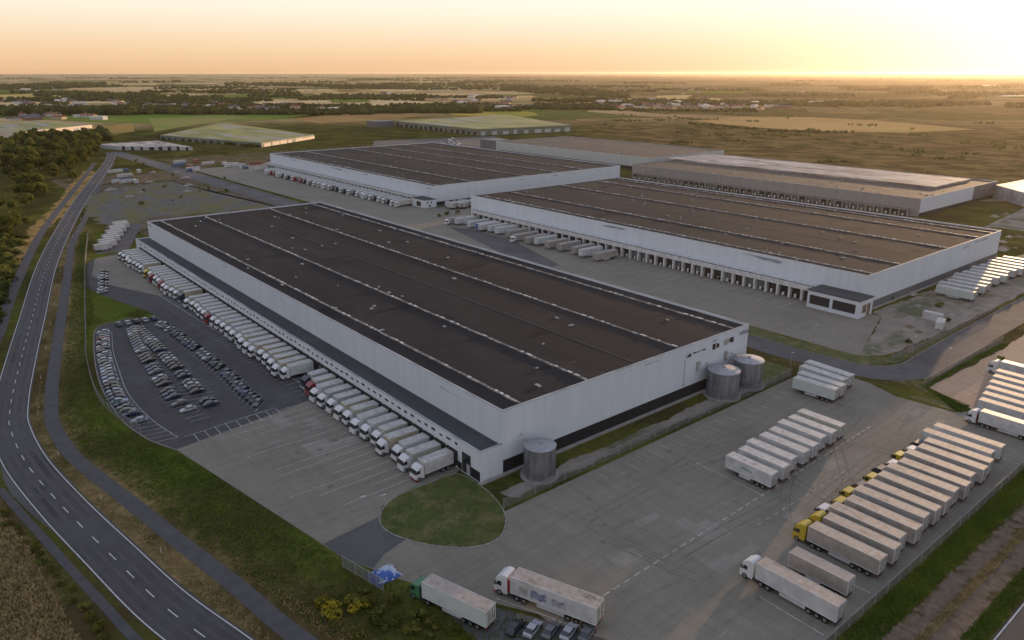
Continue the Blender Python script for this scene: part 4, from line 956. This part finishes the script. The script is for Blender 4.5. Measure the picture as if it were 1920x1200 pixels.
# cars of the back car parks, too small to show parts
def far_car(col):
    def f():
        mb = MB().side([(-2.1,.3),(-2.1,.85),(-1.5,.98),(-1.1,1.42),(.3,1.42),(1.0,.95),(2.1,.8),(2.1,.3)], -.85, .85)
        return mb.mesh('parked_car', M['car_'+col])
    return cached(('farcar', col), f)
r = random.Random(33)
for k in range(90):
    row = k//15; c_ = r.choice(('silver','white','grey','black','navy')); t_ = (k%15)/15
    x, y = lerp((455+row*16, 640+row*22), (500+row*16, 760+row*14), t_)
    o = bpy.data.objects.new('parked_car', far_car(c_)); COL.objects.link(o); o.location = (x+r.uniform(-.5,.5), y, .04); o.rotation_euler = (0,0,R(20))
    tag(o, f'tiny {c_} car in the car park before the planted-roof warehouse', 'car', 'cars in the back car park')
def far_item(name, label, cat, group, x, y, w_, d_, h_, m_, rz=0):
    mb = MB().box(-w_/2,w_/2,-d_/2,d_/2,.25,h_,0)
    for k in range(int(w_/.6)): mb.box(-w_/2+k*.6+.1,-w_/2+k*.6+.3,-d_/2-.04,-d_/2-.002,.35,h_-.1,0)
    mb.box(-w_/2,-w_/2+.3,-d_/2,-d_/2+.3,0,.248,0).box(w_/2-.3,w_/2,-d_/2,-d_/2+.3,0,.248,0).box(-w_/2,w_/2,d_/2-.3,d_/2,0,.248,0).box(-w_/2-.03,w_/2+.03,-d_/2-.05,d_/2+.03,h_+.002,h_+.08,0)
    o = mb.build(name, m_, None, (x, y, 0)); o.rotation_euler = (0,0,rz); return tag(o, label, cat, group)
M['c_red'] = mat('container_rust_red', (.22,.07,.05), (.30,.12,.08), .5, .7); M['c_white'] = mat('container_white', (.5,.5,.5), (.38,.37,.36), .5, .7)
M['c_blue'] = mat('container_blue', (.06,.10,.20), (.10,.14,.22), .5, .7)
r = random.Random(8)
for k in range(26):
    if k < 16: x, y = g(r.uniform(330,500), r.uniform(303,322)); where, gp = 'in the storage yard beyond the white docks', 'containers in the storage yard'
    elif k < 24: x, y = g(r.uniform(212,262), r.uniform(322,345)); where, gp = 'on the rubble plot in the fork of the roads', 'containers on the rubble plot'
    else: x, y = g(r.uniform(1700,1860), r.uniform(580,640)); where, gp = 'on the dusty forecourt by the site road', 'containers on the dusty forecourt'
    c_ = r.choice(('white','white','red','blue')) if k < 24 else 'white'
    far_item('shipping_container', f'{c_} container {where}', 'container', gp, x, y, r.choice((6,12,12)) if k < 24 else 6, 2.4, 2.6, M['c_'+c_], R(r.choice((0,90,15))))

# ------------------------------------------------------------------ fences, gate, posts
M['mesh_wire'] = None
wm_, t, b = new_mat('chain_link'); b.inputs['Base Color'].default_value = (.16,.165,.17,1); b.inputs['Roughness'].default_value = .6
tr_ = node(t, 'ShaderNodeBsdfTransparent'); ms = node(t, 'ShaderNodeMixShader')
wv1 = node(t, 'ShaderNodeTexWave', wave_type='BANDS', bands_direction='DIAGONAL'); wv1.inputs['Scale'].default_value = 4
t.links.new(pos(t), wv1.inputs['Vector']); ms.inputs[0].default_value = .5
t.links.new(ramp(t, wv1.outputs['Fac'], .45, .75), ms.inputs[0])
t.links.new(tr_.outputs[0], ms.inputs[1]); t.links.new(b.outputs[0], ms.inputs[2]); t.links.new(ms.outputs[0], t.nodes['Material Output'].inputs['Surface'])
M['mesh_wire'] = wm_; M['post'] = mat('galvanised_post', (.30,.31,.32), (.20,.21,.22), .7, .6)
post_me = MB().tube((0,0,0),(0,0,2.35),.055,n=6).box(-.09,.09,-.09,.09,2.3,2.38).mesh('post', M['post'])
def fence(line, label, every=4.0, h=2.2):
    o = thing('fence', (line[0][0], line[0][1], 0), 0, label, 'fence'); L = spline(line, every); ox, oy = line[0]
    for k, p in enumerate(L[:98]): part('post', post_me, o, (p[0]-ox, p[1]-oy, 0))
    mb = MB(); R2 = MB()
    for a, b_ in zip(L[:97], L[1:98]):
        v = [(a[0]-ox,a[1]-oy,.08),(b_[0]-ox,b_[1]-oy,.08),(b_[0]-ox,b_[1]-oy,h),(a[0]-ox,a[1]-oy,h)]
        mb.add(v, [(0,1,2,3)]); R2.tube((a[0]-ox,a[1]-oy,h+.02),(b_[0]-ox,b_[1]-oy,h+.02),.035,n=5)
    mb.build('wire_mesh', M['mesh_wire'], o); R2.build('top_rail', M['post'], o); return o
fence([(79.8,99.6),(110,100.1),(140,100.3),(172,100.3),(185.5,100.4)], 'chain link fence between the silos and the concrete yard', 4.2)
fence([(92,39.6),(120,39.6),(150,39.7),(183,39.9),(215,40)], 'chain link fence behind the long row of trailers at lower right', 4.2)
fence([(207,73.2),(230,73.2),(262,72.3)], 'wire fence along the sandy lot by the site road', 4.5)
fence([(220,87.8),(236,87.0),(262,86.9),(300,87.2)], 'low wire fence around the forecourt on the inner bend of the site road', 5, 1.6)
fence([(33,180),(29.5,205),(33,240),(37,262),(44,300),(57,368),(72,440)], 'tall green mesh fence on the grass left of the car park', 4.5)
# gate at the bottom corner of the yard
gt = thing('mesh_gate', (46.6,103.2,0), R(-77), 'leaning grey mesh gate at the corner of the yard above the bushes', 'gate')
for k in range(3):
    MB().box(k*3.5,k*3.5+3.3,-.03,.03,.2,.28).box(k*3.5,k*3.5+3.3,-.03,.03,2.3,2.38).box(k*3.5,k*3.5+.08,-.04,.04,0,2.5).box(k*3.5+3.22,k*3.5+3.3,-.04,.04,0,2.5).box(k*3.5+1.6,k*3.5+1.66,-.03,.03,.282,2.298).build('gate_frame', M['post'], gt)
    MB().box(k*3.5+.085,k*3.5+3.21,-.012,.012,.29,2.29).build('gate_mesh', M['mesh_wire'], gt)
# blue tarpaulin heap
tm = MB(); r = random.Random(4); n = 16; vs = []
for i in range(n):
    for j in range(n):
        u, v = i/(n-1)*2-1, j/(n-1)*2-1; rad = max(abs(u), abs(v)); z = (1.0*(1-rad**1.8)+.6*mnoise.noise(Vector((u*2.3,v*2.3,1)))+.25*mnoise.noise(Vector((u*6,v*6,3))))*(rad < .99)
        vs.append((u*2.5+.5*mnoise.noise(Vector((u*3,v*2,8))), v*2.0+.4*mnoise.noise(Vector((u*2,v*3,5))), max(z, .03)))
tm.add(vs, []);
for i in range(n-1):
    for j in range(n-1):
        tm.f.append((i*n+j,(i+1)*n+j,(i+1)*n+j+1,i*n+j+1)); tm.m.append(1 if (i+j*.6 > 13 or mnoise.noise(Vector((i*.4,j*.4,2))) > .3) else 0)
o = tm.build('tarpaulin_heap', [mat('blue_tarpaulin', (.03,.09,.30), (.05,.12,.36), 1, .45), mat('white_tarpaulin', (.42,.47,.55), (.3,.36,.48), 1, .45)], None, (50.9,96.6,.05))
tag(o, 'crumpled blue and white tarpaulin heap by the yard gate', 'tarpaulin')
# marker posts along the road and lamp posts
mp = MB().box(-.06,.06,-.05,.05,0,1.1,0).box(-.062,.062,-.052,.052,.8,.95,1).mesh('marker_post', [M['frame'], M['lamp_red']])
mpl = offset(main_c[::9], -6.2)
for k, p in enumerate(mpl[4:26]):
    o = part('marker_post', mp, None, (p[0], p[1], 0)); tag(o, 'white marker post on the verge between the road and the cycle path', 'marker post', 'marker posts beside the main road')
def lamp(x, y, label, h=8, rz=0):
    o = thing('street_lamp', (x,y,0), rz, label, 'street lamp', 'lamp posts of the site')
    MB().tube((0,0,0),(0,0,h),.10,.06,n=8).build('lamp_pole', M['post'], o); MB().box(-.05,1.0,-.04,.04,h,h+.08).box(.6,1.25,-.14,.14,h-.08,h-.002).build('lamp_head', M['frame'], o)
for k, (x, y) in enumerate(((214,110),(228,85.5),(186.5,101.5),(225,74.6),(190.5,43),(57.6,117),(61,115))):
    lamp(x, y, ('slim lamp post on the grass strip behind the nearest warehouse','slim lamp post on the inner bend of the site road','slim lamp post by the green patch near the silos','slim lamp post along the sandy lot fence','slim lamp post at the far end of the long row','short post at the left tip of the grass island','short post on the concrete edge of the grass island')[k], 3.0 if k > 4 else 6.5)

# ------------------------------------------------------------------ vegetation
def leaf_mat(name, c1, c2):
    m, t, b = new_mat(name); b.inputs['Roughness'].default_value = .9; b.inputs['Specular IOR Level'].default_value = .1
    c = mixc(t, ramp(t, noise_tex(t, pos(t), .35, 3), .35, .65), c1, c2); t.links.new(c, b.inputs['Base Color'])
    tl = node(t, 'ShaderNodeBsdfTranslucent'); t.links.new(c, tl.inputs[0]); m2 = node(t, 'ShaderNodeMixShader'); m2.inputs[0].default_value = .4
    t.links.new(b.outputs[0], m2.inputs[1]); t.links.new(tl.outputs[0], m2.inputs[2]); t.links.new(m2.outputs[0], t.nodes['Material Output'].inputs['Surface'])
    return m
LM = [leaf_mat('leaves_dark', (.045,.055,.014), (.080,.085,.022)), leaf_mat('leaves_mid', (.075,.085,.018), (.14,.135,.030)), leaf_mat('leaves_olive', (.10,.115,.028), (.18,.175,.045)), leaf_mat('leaves_yellow', (.42,.33,.03), (.24,.22,.03))]
M['bark'] = mat('bark', (.05,.038,.028), (.08,.06,.045), 2, .9)
def crown_mesh(seed, rx, rz, z0, nq, size, m, nlobes=7):
    r = np.random.RandomState(seed); lobes = [(0,0,z0+rz*.9, .8)]
    for k in range(nlobes):
        a = r.uniform(0, 6.28); d = rx*r.uniform(.35,.7); lobes.append((d*math.cos(a), d*math.sin(a), z0+rz*r.uniform(.3,1.5), r.uniform(.35,.6)))
    lb = np.array(lobes); pick = r.randint(0, len(lb), nq); dirs = r.normal(size=(nq,3)); dirs /= np.linalg.norm(dirs, axis=1)[:,None]
    rad = r.uniform(.72, 1.05, nq)[:,None]; c = lb[pick,:3]+dirs*rad*lb[pick,3:4]*np.array([rx,rx,rz])
    nrm = dirs+r.normal(size=(nq,3))*.45; nrm /= np.linalg.norm(nrm, axis=1)[:,None]
    u = np.cross(nrm, r.normal(size=(nq,3))); u /= np.linalg.norm(u, axis=1)[:,None]; v = np.cross(nrm, u)
    s_ = (r.uniform(.5,1.2,nq)*size)[:,None]
    V_ = np.stack([c-u*s_-v*s_*.6, c+u*s_*.8-v*s_*.7, c+u*s_+v*s_*.6, c-u*s_*.7+v*s_*.8], 1).reshape(-1,3)
    return np_mesh('crown', V_, np.arange(nq*4).reshape(-1,4), m)
def trunk_mesh(h, r_, seed):
    mb = MB(); rr_ = random.Random(seed); mb.tube((0,0,-.1),(.1,.05,h*.55),r_,r_*.6,7)
    for k in range(5):
        a = k*1.3+rr_.random(); mb.tube((.1,.05,h*(.35+.05*k)),(math.cos(a)*h*.25, math.sin(a)*h*.25, h*(.62+.05*k)),r_*.4,r_*.12,5)
    return mb.mesh('trunk', M['bark'])
TREES = []
for k in range(7):
    m_ = LM[(1,1,0,2,1,2,1)[k]]; TREES.append((crown_mesh(k, 3.6, 3.4, 2.4, 620, .55, m_), trunk_mesh(7.5, .28, k), m_))
def tree(x, y, s_, k, label, group, name='broadleaf_tree'):
    o = thing(name, (x,y,0), rnd.uniform(0,6.28), label, 'tree', group); o.scale = (s_*rnd.uniform(.85,1.15), s_*rnd.uniform(.85,1.15), s_)
    part('crown', TREES[k][0], o); part('trunk', TREES[k][1], o)
# the wood on the left of the road
wood = [(x, y) for x, y in px((-20,275),(60,262),(150,258),(185,262),(186,290),(160,320),(118,372),(85,400),(60,425),(20,455),(-20,470))]
xs_ = [p[0] for p in wood]; ys_ = [p[1] for p in wood]; pts = []
r = random.Random(2); tries = 0
while len(pts) < 140 and tries < 60000:
    tries += 1; u = r.random()**1.6
    x, y = r.uniform(min(xs_), max(xs_)), min(ys_)+(max(ys_)-min(ys_))*u
    if not inside(np.array([(x, y)]), wood)[0]: continue
    if mnoise.noise(Vector((x*.03, y*.018, 4))) < .02 and y < 700: continue
    if any((x-a)**2+(y-b_)**2 < (5.6+y*.003)**2 for a, b_ in pts): continue
    pts.append((x, y))
for i, (x, y) in enumerate(pts):
    d_ = min(math.hypot(x-a, y-b_) for a, b_ in leftpath[::3]); edge = d_ < 14
    tree(x, y, rnd.uniform(.9,1.5)*(1.0 if y > 600 else .8)*(1.25 if y > 750 else 1), i%7, 'leafy tree at the sunlit roadside edge of the left wood' if edge else 'leafy tree inside the wood left of the road',
         'trees at the roadside edge of the wood' if edge else 'trees inside the wood left of the road')
# shrubs
sheet('sunlit_dry_bank', ragged([(57,478),(61,484),(92,571),(138,745),(128,752),(80,578),(50,480),(30,395),(36,393)], 3.5), .015, mat('sunlit_dry_bank', (.36,.24,.09), (.26,.17,.07), .3, 1, c3=(.10,.09,.03), scale3=.12, lo3=.5, hi3=.6, spec=0, bump=1, bscale=2))  # dry bank edge, the gold of low sunlight painted into its colour
SH = [crown_mesh(40+k, 1.5, 1.0, .1, 170, .26, LM[(1,2,0,3)[k]], 5) for k in range(4)]
def shrub(x, y, s_, k, label, group):
    o = part('shrub', SH[k], None, (x,y,0), rnd.uniform(0,6)); o.scale = (s_,s_,s_*rnd.uniform(.7,1.1)); tag(o, label, 'shrub', group)
r = random.Random(9)
for k in range(170):
    Y_ = r.uniform(440, 640); x, y = g(r.uniform(-12, max(6, 60-(Y_-440)*.33)), Y_); x -= 1.5
    if min(math.hypot(x-a, y-b_) for a, b_ in leftpath[::3]) < 4: continue
    shrub(x, y, r.uniform(.9,2.1), (1,2,2,1)[k%4], 'low bush at the left edge below the wood', 'bushes at the left edge below the wood')
for k, (a, b_) in enumerate(((620,1146),(606,1136),(632,1160),(668,1142),(690,1133),(655,1126))):
    x, y = g(a, b_); shrub(x, y, (1.1,.8,.9,1.0,.8,.7)[k], 3, 'yellow-leaved bush on the grass bank below the gate' , 'yellow bushes below the gate')
for k in range(34):
    x, y = g(r.uniform(520, 900), 0+1110+r.uniform(0, 95))
    if x > 47.5 and y < 95 and x > 47.5+(94-y)*.42: continue
    if min(math.hypot(x-a, y-b2_) for a, b2_ in path_c[::2]) < 4: continue
    shrub(x, y, r.uniform(.5,1.1), (0,1,0)[k%3], 'dark green bush on the bank at the bottom edge', 'bushes on the bank at the bottom edge')
for k in range(44):
    t_ = k/43; p = track_c[min(len(track_c)-1, int(t_*(len(track_c)-1)))]; shrub(p[0]-2.4+r.uniform(-.5,.5), p[1]-1.2+r.uniform(-1,1), r.uniform(.45,.85), (0,1,0)[k%3], 'bush in the ditch between the farm track and the dry field', 'bushes in the ditch beside the farm track')
for (x, y, s_) in ((277,374,1.6),(281,371,1.3),(254,372,1.5),(248,370,1.2),(262,371,1.1)): shrub(x, y, s_, 0, 'dark bush on the ground between two warehouses', 'bushes between two warehouses')
def heap(x, y, s_, m_, label, group, seed):
    r2 = random.Random(seed); mb = MB(); n = 12; vs = []
    for i in range(n):
        for j in range(n):
            u, v = i/(n-1)*2-1, j/(n-1)*2-1; d_ = min(1, math.hypot(u, v)); vs.append((u*s_, v*s_*.8, max(.0, (1-d_**1.3)*s_*.42+mnoise.noise(Vector((u*3+seed, v*3, 0)))*s_*.16*(d_ < .98))))
    mb.add(vs, [(i*n+j,(i+1)*n+j,(i+1)*n+j+1,i*n+j+1) for i in range(n-1) for j in range(n-1)])
    o = mb.build('rubble_heap', m_, None, (x,y,.04)); tag(o, label, 'rubble', group)
rub = [mat('pale_rubble', (.34,.31,.28), (.18,.15,.13), 1.2, 1), mat('earth_rubble', (.12,.09,.065), (.20,.16,.12), 1.2, 1)]
r = random.Random(14)
for k in range(16):
    x, y = g(r.uniform(1690,1850), r.uniform(530,625)); heap(x, y, r.uniform(.9,2.6), rub[k%2], ('pale' if k%2 == 0 else 'brown')+' rubble heap on the dusty forecourt by the site road', 'rubble on the forecourt', k)
for k in range(30):
    x, y = g(r.uniform(205,360), r.uniform(318,372)); heap(x, y, r.uniform(1.2,4.5), rub[k%2], ('pale' if k%2 == 0 else 'brown')+' rubble heap on the rough plot in the fork of the roads', 'rubble in the fork of the roads', k+30)
for k in range(14):
    x, y = g(r.uniform(1850,1915), r.uniform(395,470)); heap(x, y, r.uniform(1.2,3.5), rub[k%2], ('pale' if k%2 == 0 else 'brown')+' rubble heap on waste ground at the right edge', 'rubble at the right edge', k+70)
for k in range(26):
    x, y = g(r.uniform(1660,1900), r.uniform(540,700)) if k%2 else g(r.uniform(200,480), r.uniform(300,385))
    if abs(y-80.5) < 7 and x > 200: continue
    shrub(x, y, r.uniform(.6,1.3), (1,2,0,1)[k%4], 'low weedy bush on the rough ground by the site road' if k%2 else 'low weedy bush on the rough plot behind the nearest warehouse', 'weedy bushes by the site road' if k%2 else 'weedy bushes behind the nearest warehouse')
# rough grass as tufts
def tufts(name, n, gen, h, m, label_kind, seed, wd=.10, blades=3, size_rng=(.6,1.5)):
    r = np.random.RandomState(seed); P0 = gen(r, n); n = len(P0); vs = []
    a = r.uniform(0, 6.283, (n, blades)); hs = r.uniform(*size_rng, (n, blades))*h; ln = r.uniform(.1,.7,(n,blades))*h; w2 = wd*r.uniform(.6,1.6,(n,blades))
    cx3 = P0[:,None,0]+r.normal(size=(n,blades))*h*.35; cy3 = P0[:,None,1]+r.normal(size=(n,blades))*h*.35
    ca_, sa_ = np.cos(a), np.sin(a)
    b1 = np.stack([cx3-sa_*w2, cy3+ca_*w2, np.zeros_like(cx3)], -1); b2_ = np.stack([cx3+sa_*w2, cy3-ca_*w2, np.zeros_like(cx3)], -1); tp = np.stack([cx3+ca_*ln, cy3+sa_*ln, hs], -1)
    V_ = np.stack([b1,b2_,tp], 2).reshape(-1,3); o = bpy.data.objects.new(name, np_mesh(name, V_, np.arange(len(V_)).reshape(-1,3), m)); COL.objects.link(o); tag(o, kind='stuff'); return o
def in_poly(poly, keep=None):
    def gen(r, n):
        xs_ = [p[0] for p in poly]; ys_ = [p[1] for p in poly]; Q = np.stack([r.uniform(min(xs_),max(xs_),n*3), r.uniform(min(ys_),max(ys_),n*3)], 1)
        Q = Q[inside(Q, poly)]
        if keep is not None: Q = Q[keep(Q)]
        return Q[:n]
    return gen
G1 = mat('grass_blades', (.062,.105,.012), (.120,.165,.024), .12, 1, spec=.05); G2 = mat('dry_grass_blades', (.24,.18,.09), (.40,.30,.155), .5, 1, spec=.05)
def off_path(Q):
    ok = np.ones(len(Q), bool)
    for L in (path_c, main_c, track_c, leftpath):
        A = np.array(L); d = np.sqrt(((Q[:,None,:]-A[None])**2).sum(-1)).min(1); ok &= d > (5.2 if L is main_c else (2.8 if L is path_c else 2.2))
    return ok
bank_poly = [(30,78),(36,60),(66,58),(62,76),(52,92),(47,101),(46.5,111),(36.5,166),(33,173),(29.3,186),(28,201),(31.5,229),(36,259),(45,290),(60,385),(75,455),(66,455),(50,360),(28,250),(21,216),(19.3,199),(19.3,184),(22.5,164),(26,144),(29,130),(32,112),(35.5,96)]
tufts('long_grass', 26000, in_poly(bank_poly, off_path), .30, G1, 'stuff', 1, .08)
tufts('dry_verge_grass', 9000, in_poly([(20,134),(24,113),(28,96),(36,70),(46,70),(40,92),(33,112),(29,132),(26,146),(22.5,165),(19.5,186),(19.5,200),(22,216),(28,248),(24,250),(16,215),(15,200),(15.5,182),(18,157)], off_path), .28, G2, 'stuff', 2, .07)
tufts('dry_field_crop', 42000, in_poly([(-30,200),(2,165),(5,146),(6.4,125),(7.6,111),(12,90),(20,60),(-30,60)], None), .42, G2, 'stuff', 3, .12, 4)
tufts('track_side_grass', 14000, in_poly([(88,39.3),(230,39.3),(230,35.2),(88,35.2)]), .30, G1, 'stuff', 4, .08)
tufts('lower_track_grass', 9000, in_poly([(88,32),(230,32),(230,30.6),(88,30.6)]), .22, G2, 'stuff', 6, .07)
tufts('roadside_grass', 9000, in_poly([(88,27.6),(230,27.6),(230,24.8),(88,24.8)]), .28, G1, 'stuff', 5, .07)
tufts('island_grass', 4500, in_poly(isl), .2, G1, 'stuff', 17, .07, 3, (1.2,1.9))
tufts('verge_tufts', 9000, in_poly([(197,60),(207,73.8),(262,73.6),(262,70.8),(207.5,72.3),(201,57.8)], None), .25, G1, 'stuff', 7, .07)
# far woods: belts of tree clumps beyond counting
def dome_batch(pts, m, name):
    base = [(0,0,1.0)]+[(math.cos(a)*.62,math.sin(a)*.62,.8) for a in np.arange(6)*math.pi/3]+[(math.cos(a+.4),math.sin(a+.4),.42) for a in np.arange(6)*math.pi/3]+[(math.cos(a)*.85,math.sin(a)*.85,0) for a in np.arange(6)*math.pi/3]
    fc = [(0,1+i,1+(i+1)%6) for i in range(6)]
    for k in (1, 7): fc += [(k+i,k+6+i,k+(i+1)%6) for i in range(6)]+[(k+(i+1)%6,k+6+i,k+6+(i+1)%6) for i in range(6)]
    Bv = np.array(base); Bf = np.array(fc); r = np.random.RandomState(len(pts)); n = len(pts); A = np.array(pts)
    V_ = Bv[None]*A[:,None,[2,2,3]]*(1+r.normal(size=(n,len(Bv),1))*.16); V_[:,:,0] += A[:,None,0]; V_[:,:,1] += A[:,None,1]
    F_ = (Bf[None]+(np.arange(n)*len(Bv))[:,None,None]).reshape(-1,3)
    o = bpy.data.objects.new(name, np_mesh(name, V_.reshape(-1,3), F_, m)); COL.objects.link(o); tag(o, kind='stuff')
r = random.Random(77); groups = {0:[],1:[],2:[]}
def belt(x0, y0, x1, y1, thick, hpx, dens=1.0, gi=None):
    n = int(abs(x1-x0)*dens*max(1, thick*.8)/1.6)
    for k in range(n):
        t_ = r.random(); X, Y = x0+(x1-x0)*t_, y0+(y1-y0)*t_+r.uniform(-thick/2, thick/2)+1.2*mnoise.noise(Vector((t_*9,x0,0)))
        x, y = g(X, max(Y, 139.5)); d_ = math.hypot(x, y); m_ = d_/FPX
        h_ = max(3.5, min(16, hpx*m_))*r.uniform(.6,1.15); groups[r.choice((0,0,1)) if gi is None else gi].append((x, y, h_*r.uniform(.45,.9)+m_*.4, h_))
belt(-20,214,250,214,5,11); belt(250,213,640,214,4,8); belt(100,205,420,207,3,6,.7); belt(640,211,900,210,5,9,1.2); belt(560,213,700,214,3,7); belt(880,208,980,208,3,6,.7)
belt(0,190,130,188,4,5,.7); belt(120,185,300,184,4,6,.8); belt(-10,165,200,160,8,4,.8); belt(480,160,720,163,3,4,.8); belt(620,166,800,167,2,3,.7); belt(600,182,800,182,3,5,.8)
belt(300,196,480,198,4,5,.6); belt(940,165,1180,180,12,4,.5); belt(1000,200,1160,205,5,6,.8); belt(1040,192,1140,188,4,5,.8); belt(1160,207,1420,209,3,4,.35)
belt(1290,232,1420,243,1.5,3,.5); belt(1440,246,1600,250,1.5,3,.6); belt(295,258,350,262,2,6,.5); belt(350,262,480,276,2,5,.5); belt(185,258,200,262,4,14,1.5)
belt(60,258,200,253,3,7,.8)
for k in range(150):
    Y = 139.5+(r.random()**1.5)*66; X = r.uniform(-30, 1950)
    if 1200 < X and Y > 150 and r.random() < .35: continue
    W_ = r.uniform(12, 190)*(.5+(Y-136)/50); belt(X, Y, X+W_, Y+r.uniform(-1.5,1.5), 1.0+(Y-138)/24, 1.5+(Y-138)/16, .55)
for k in range(60):
    X = r.uniform(1050, 1950); Y = r.uniform(212, 330 if X > 1500 else 270); belt(X, Y, X+r.uniform(8,60), Y+r.uniform(-1,3), 1.5, 2.5, .25, 2)
for gi, nm in ((0,'distant_woodland'),(1,'distant_hedges'),(2,'heath_scrub')): dome_batch(groups[gi], LM[(0,1,2)[gi]], nm)

# ------------------------------------------------------------------ towns on the plain
M['h_white'] = mat('rendered_wall', (.55,.53,.50), rough=.8); M['h_cream'] = mat('cream_wall', (.50,.40,.28), rough=.8); M['h_brick'] = mat('brick_wall', (.28,.14,.09), rough=.9)
M['r_tile'] = mat('clay_tiles', (.22,.09,.05), rough=.9); M['r_slate'] = mat('slate_roof', (.09,.09,.10), rough=.7)
def house_me(wm, rm, flat=False):
    mb = MB(); w2, d2, h = 6.5, 4.5, (3.4 if not flat else 5.5)
    mb.box(-w2,w2,-d2,d2,0,h,0)
    if flat: mb.box(-w2+.3,w2-.3,-d2+.3,d2-.3,h+.002,h+.3,1)
    else:
        mb.add([(-w2-.4,-d2-.4,h),(w2+.4,-d2-.4,h),(w2+.4,d2+.4,h),(-w2-.4,d2+.4,h),(-w2-.4,0,h+2.6),(w2+.4,0,h+2.6)], [(0,1,5,4),(2,3,4,5),(1,2,5),(3,0,4)], 1); mb.box(2,2.8,-.4,.4,h+1.8,h+3.2,0)
    for k in range(4):
        for s_ in (-1,1): mb.box(-w2+1.4+k*3,-w2+2.5+k*3,*sorted((s_*d2, s_*(d2+.05))),1.2,2.4,2)
    return mb.mesh('house', [M[wm], M[rm], M['dark']])
HM = [('white-walled','tiled',house_me('h_white','r_tile')),('white-walled','slate-roofed',house_me('h_white','r_slate')),('cream-walled','tiled',house_me('h_cream','r_tile')),('brick','slate-roofed',house_me('h_brick','r_slate')),('pale','flat-roofed',house_me('h_white','h_white',True))]
r = random.Random(55)
clusters = [(0,150,190,205,34,'left of the wood belt','at the far left of the plain'),(200,420,186,208,44,'','in the long village above the tree belt on the left'),(420,640,196,212,30,'','in the scattered village left of centre'),
            (820,1000,182,206,40,'','in the town by the distant road'),(1120,1310,190,206,52,'','in the white town right of centre'),(1310,1480,192,206,28,'','at the right-hand end of the white town'),(1240,1340,160,190,12,'','on the plain behind the white town'),(40,120,168,176,6,'','among the golden fields at far left'),(300,900,150,178,22,'','in the hamlets on the left half of the plain'),(1450,1800,165,200,14,'','in the hamlets on the right half of the plain'),(20,190,214,226,14,'','along the meadow beyond the pale shed')]
for (x0, x1, y0, y1, n, _, where) in clusters:
    for k in range(n):
        X, Y = r.uniform(x0,x1), y1-(y1-y0)*r.random()**1.3; x, y = g(X, Y); v = r.choice(HM[:4] if r.random() > .16 else [HM[4]]); sc_ = r.uniform(.8,1.6)*(1.2 if v[1] == 'flat-roofed' else 1)
        o = part('house', v[2], None, (x,y,0), r.choice((0,.3,1.5,2.2))); o.scale = (sc_*r.uniform(1,1.8), sc_, sc_*.9)
        tag(o, f'tiny {v[0]} {v[1]} house {where}', 'house', 'houses '+where)
# scattered stones, pallets of the dusty plots
# ------------------------------------------------------------------ haze
m = bpy.data.materials.new('haze'); m.use_nodes = True; t = m.node_tree; t.nodes.remove(t.nodes['Principled BSDF'])
v = t.nodes.new('ShaderNodeVolumePrincipled'); v.inputs['Color'].default_value = (1,.86,.70,1); v.inputs['Density'].default_value = 1.9e-5; v.inputs['Anisotropy'].default_value = .66
t.links.new(v.outputs[0], t.nodes['Material Output'].inputs['Volume'])
hz = MB().box(-3500,24000,-3500,24000,-1,104).build('haze', [m]); tag(hz, kind='stuff')
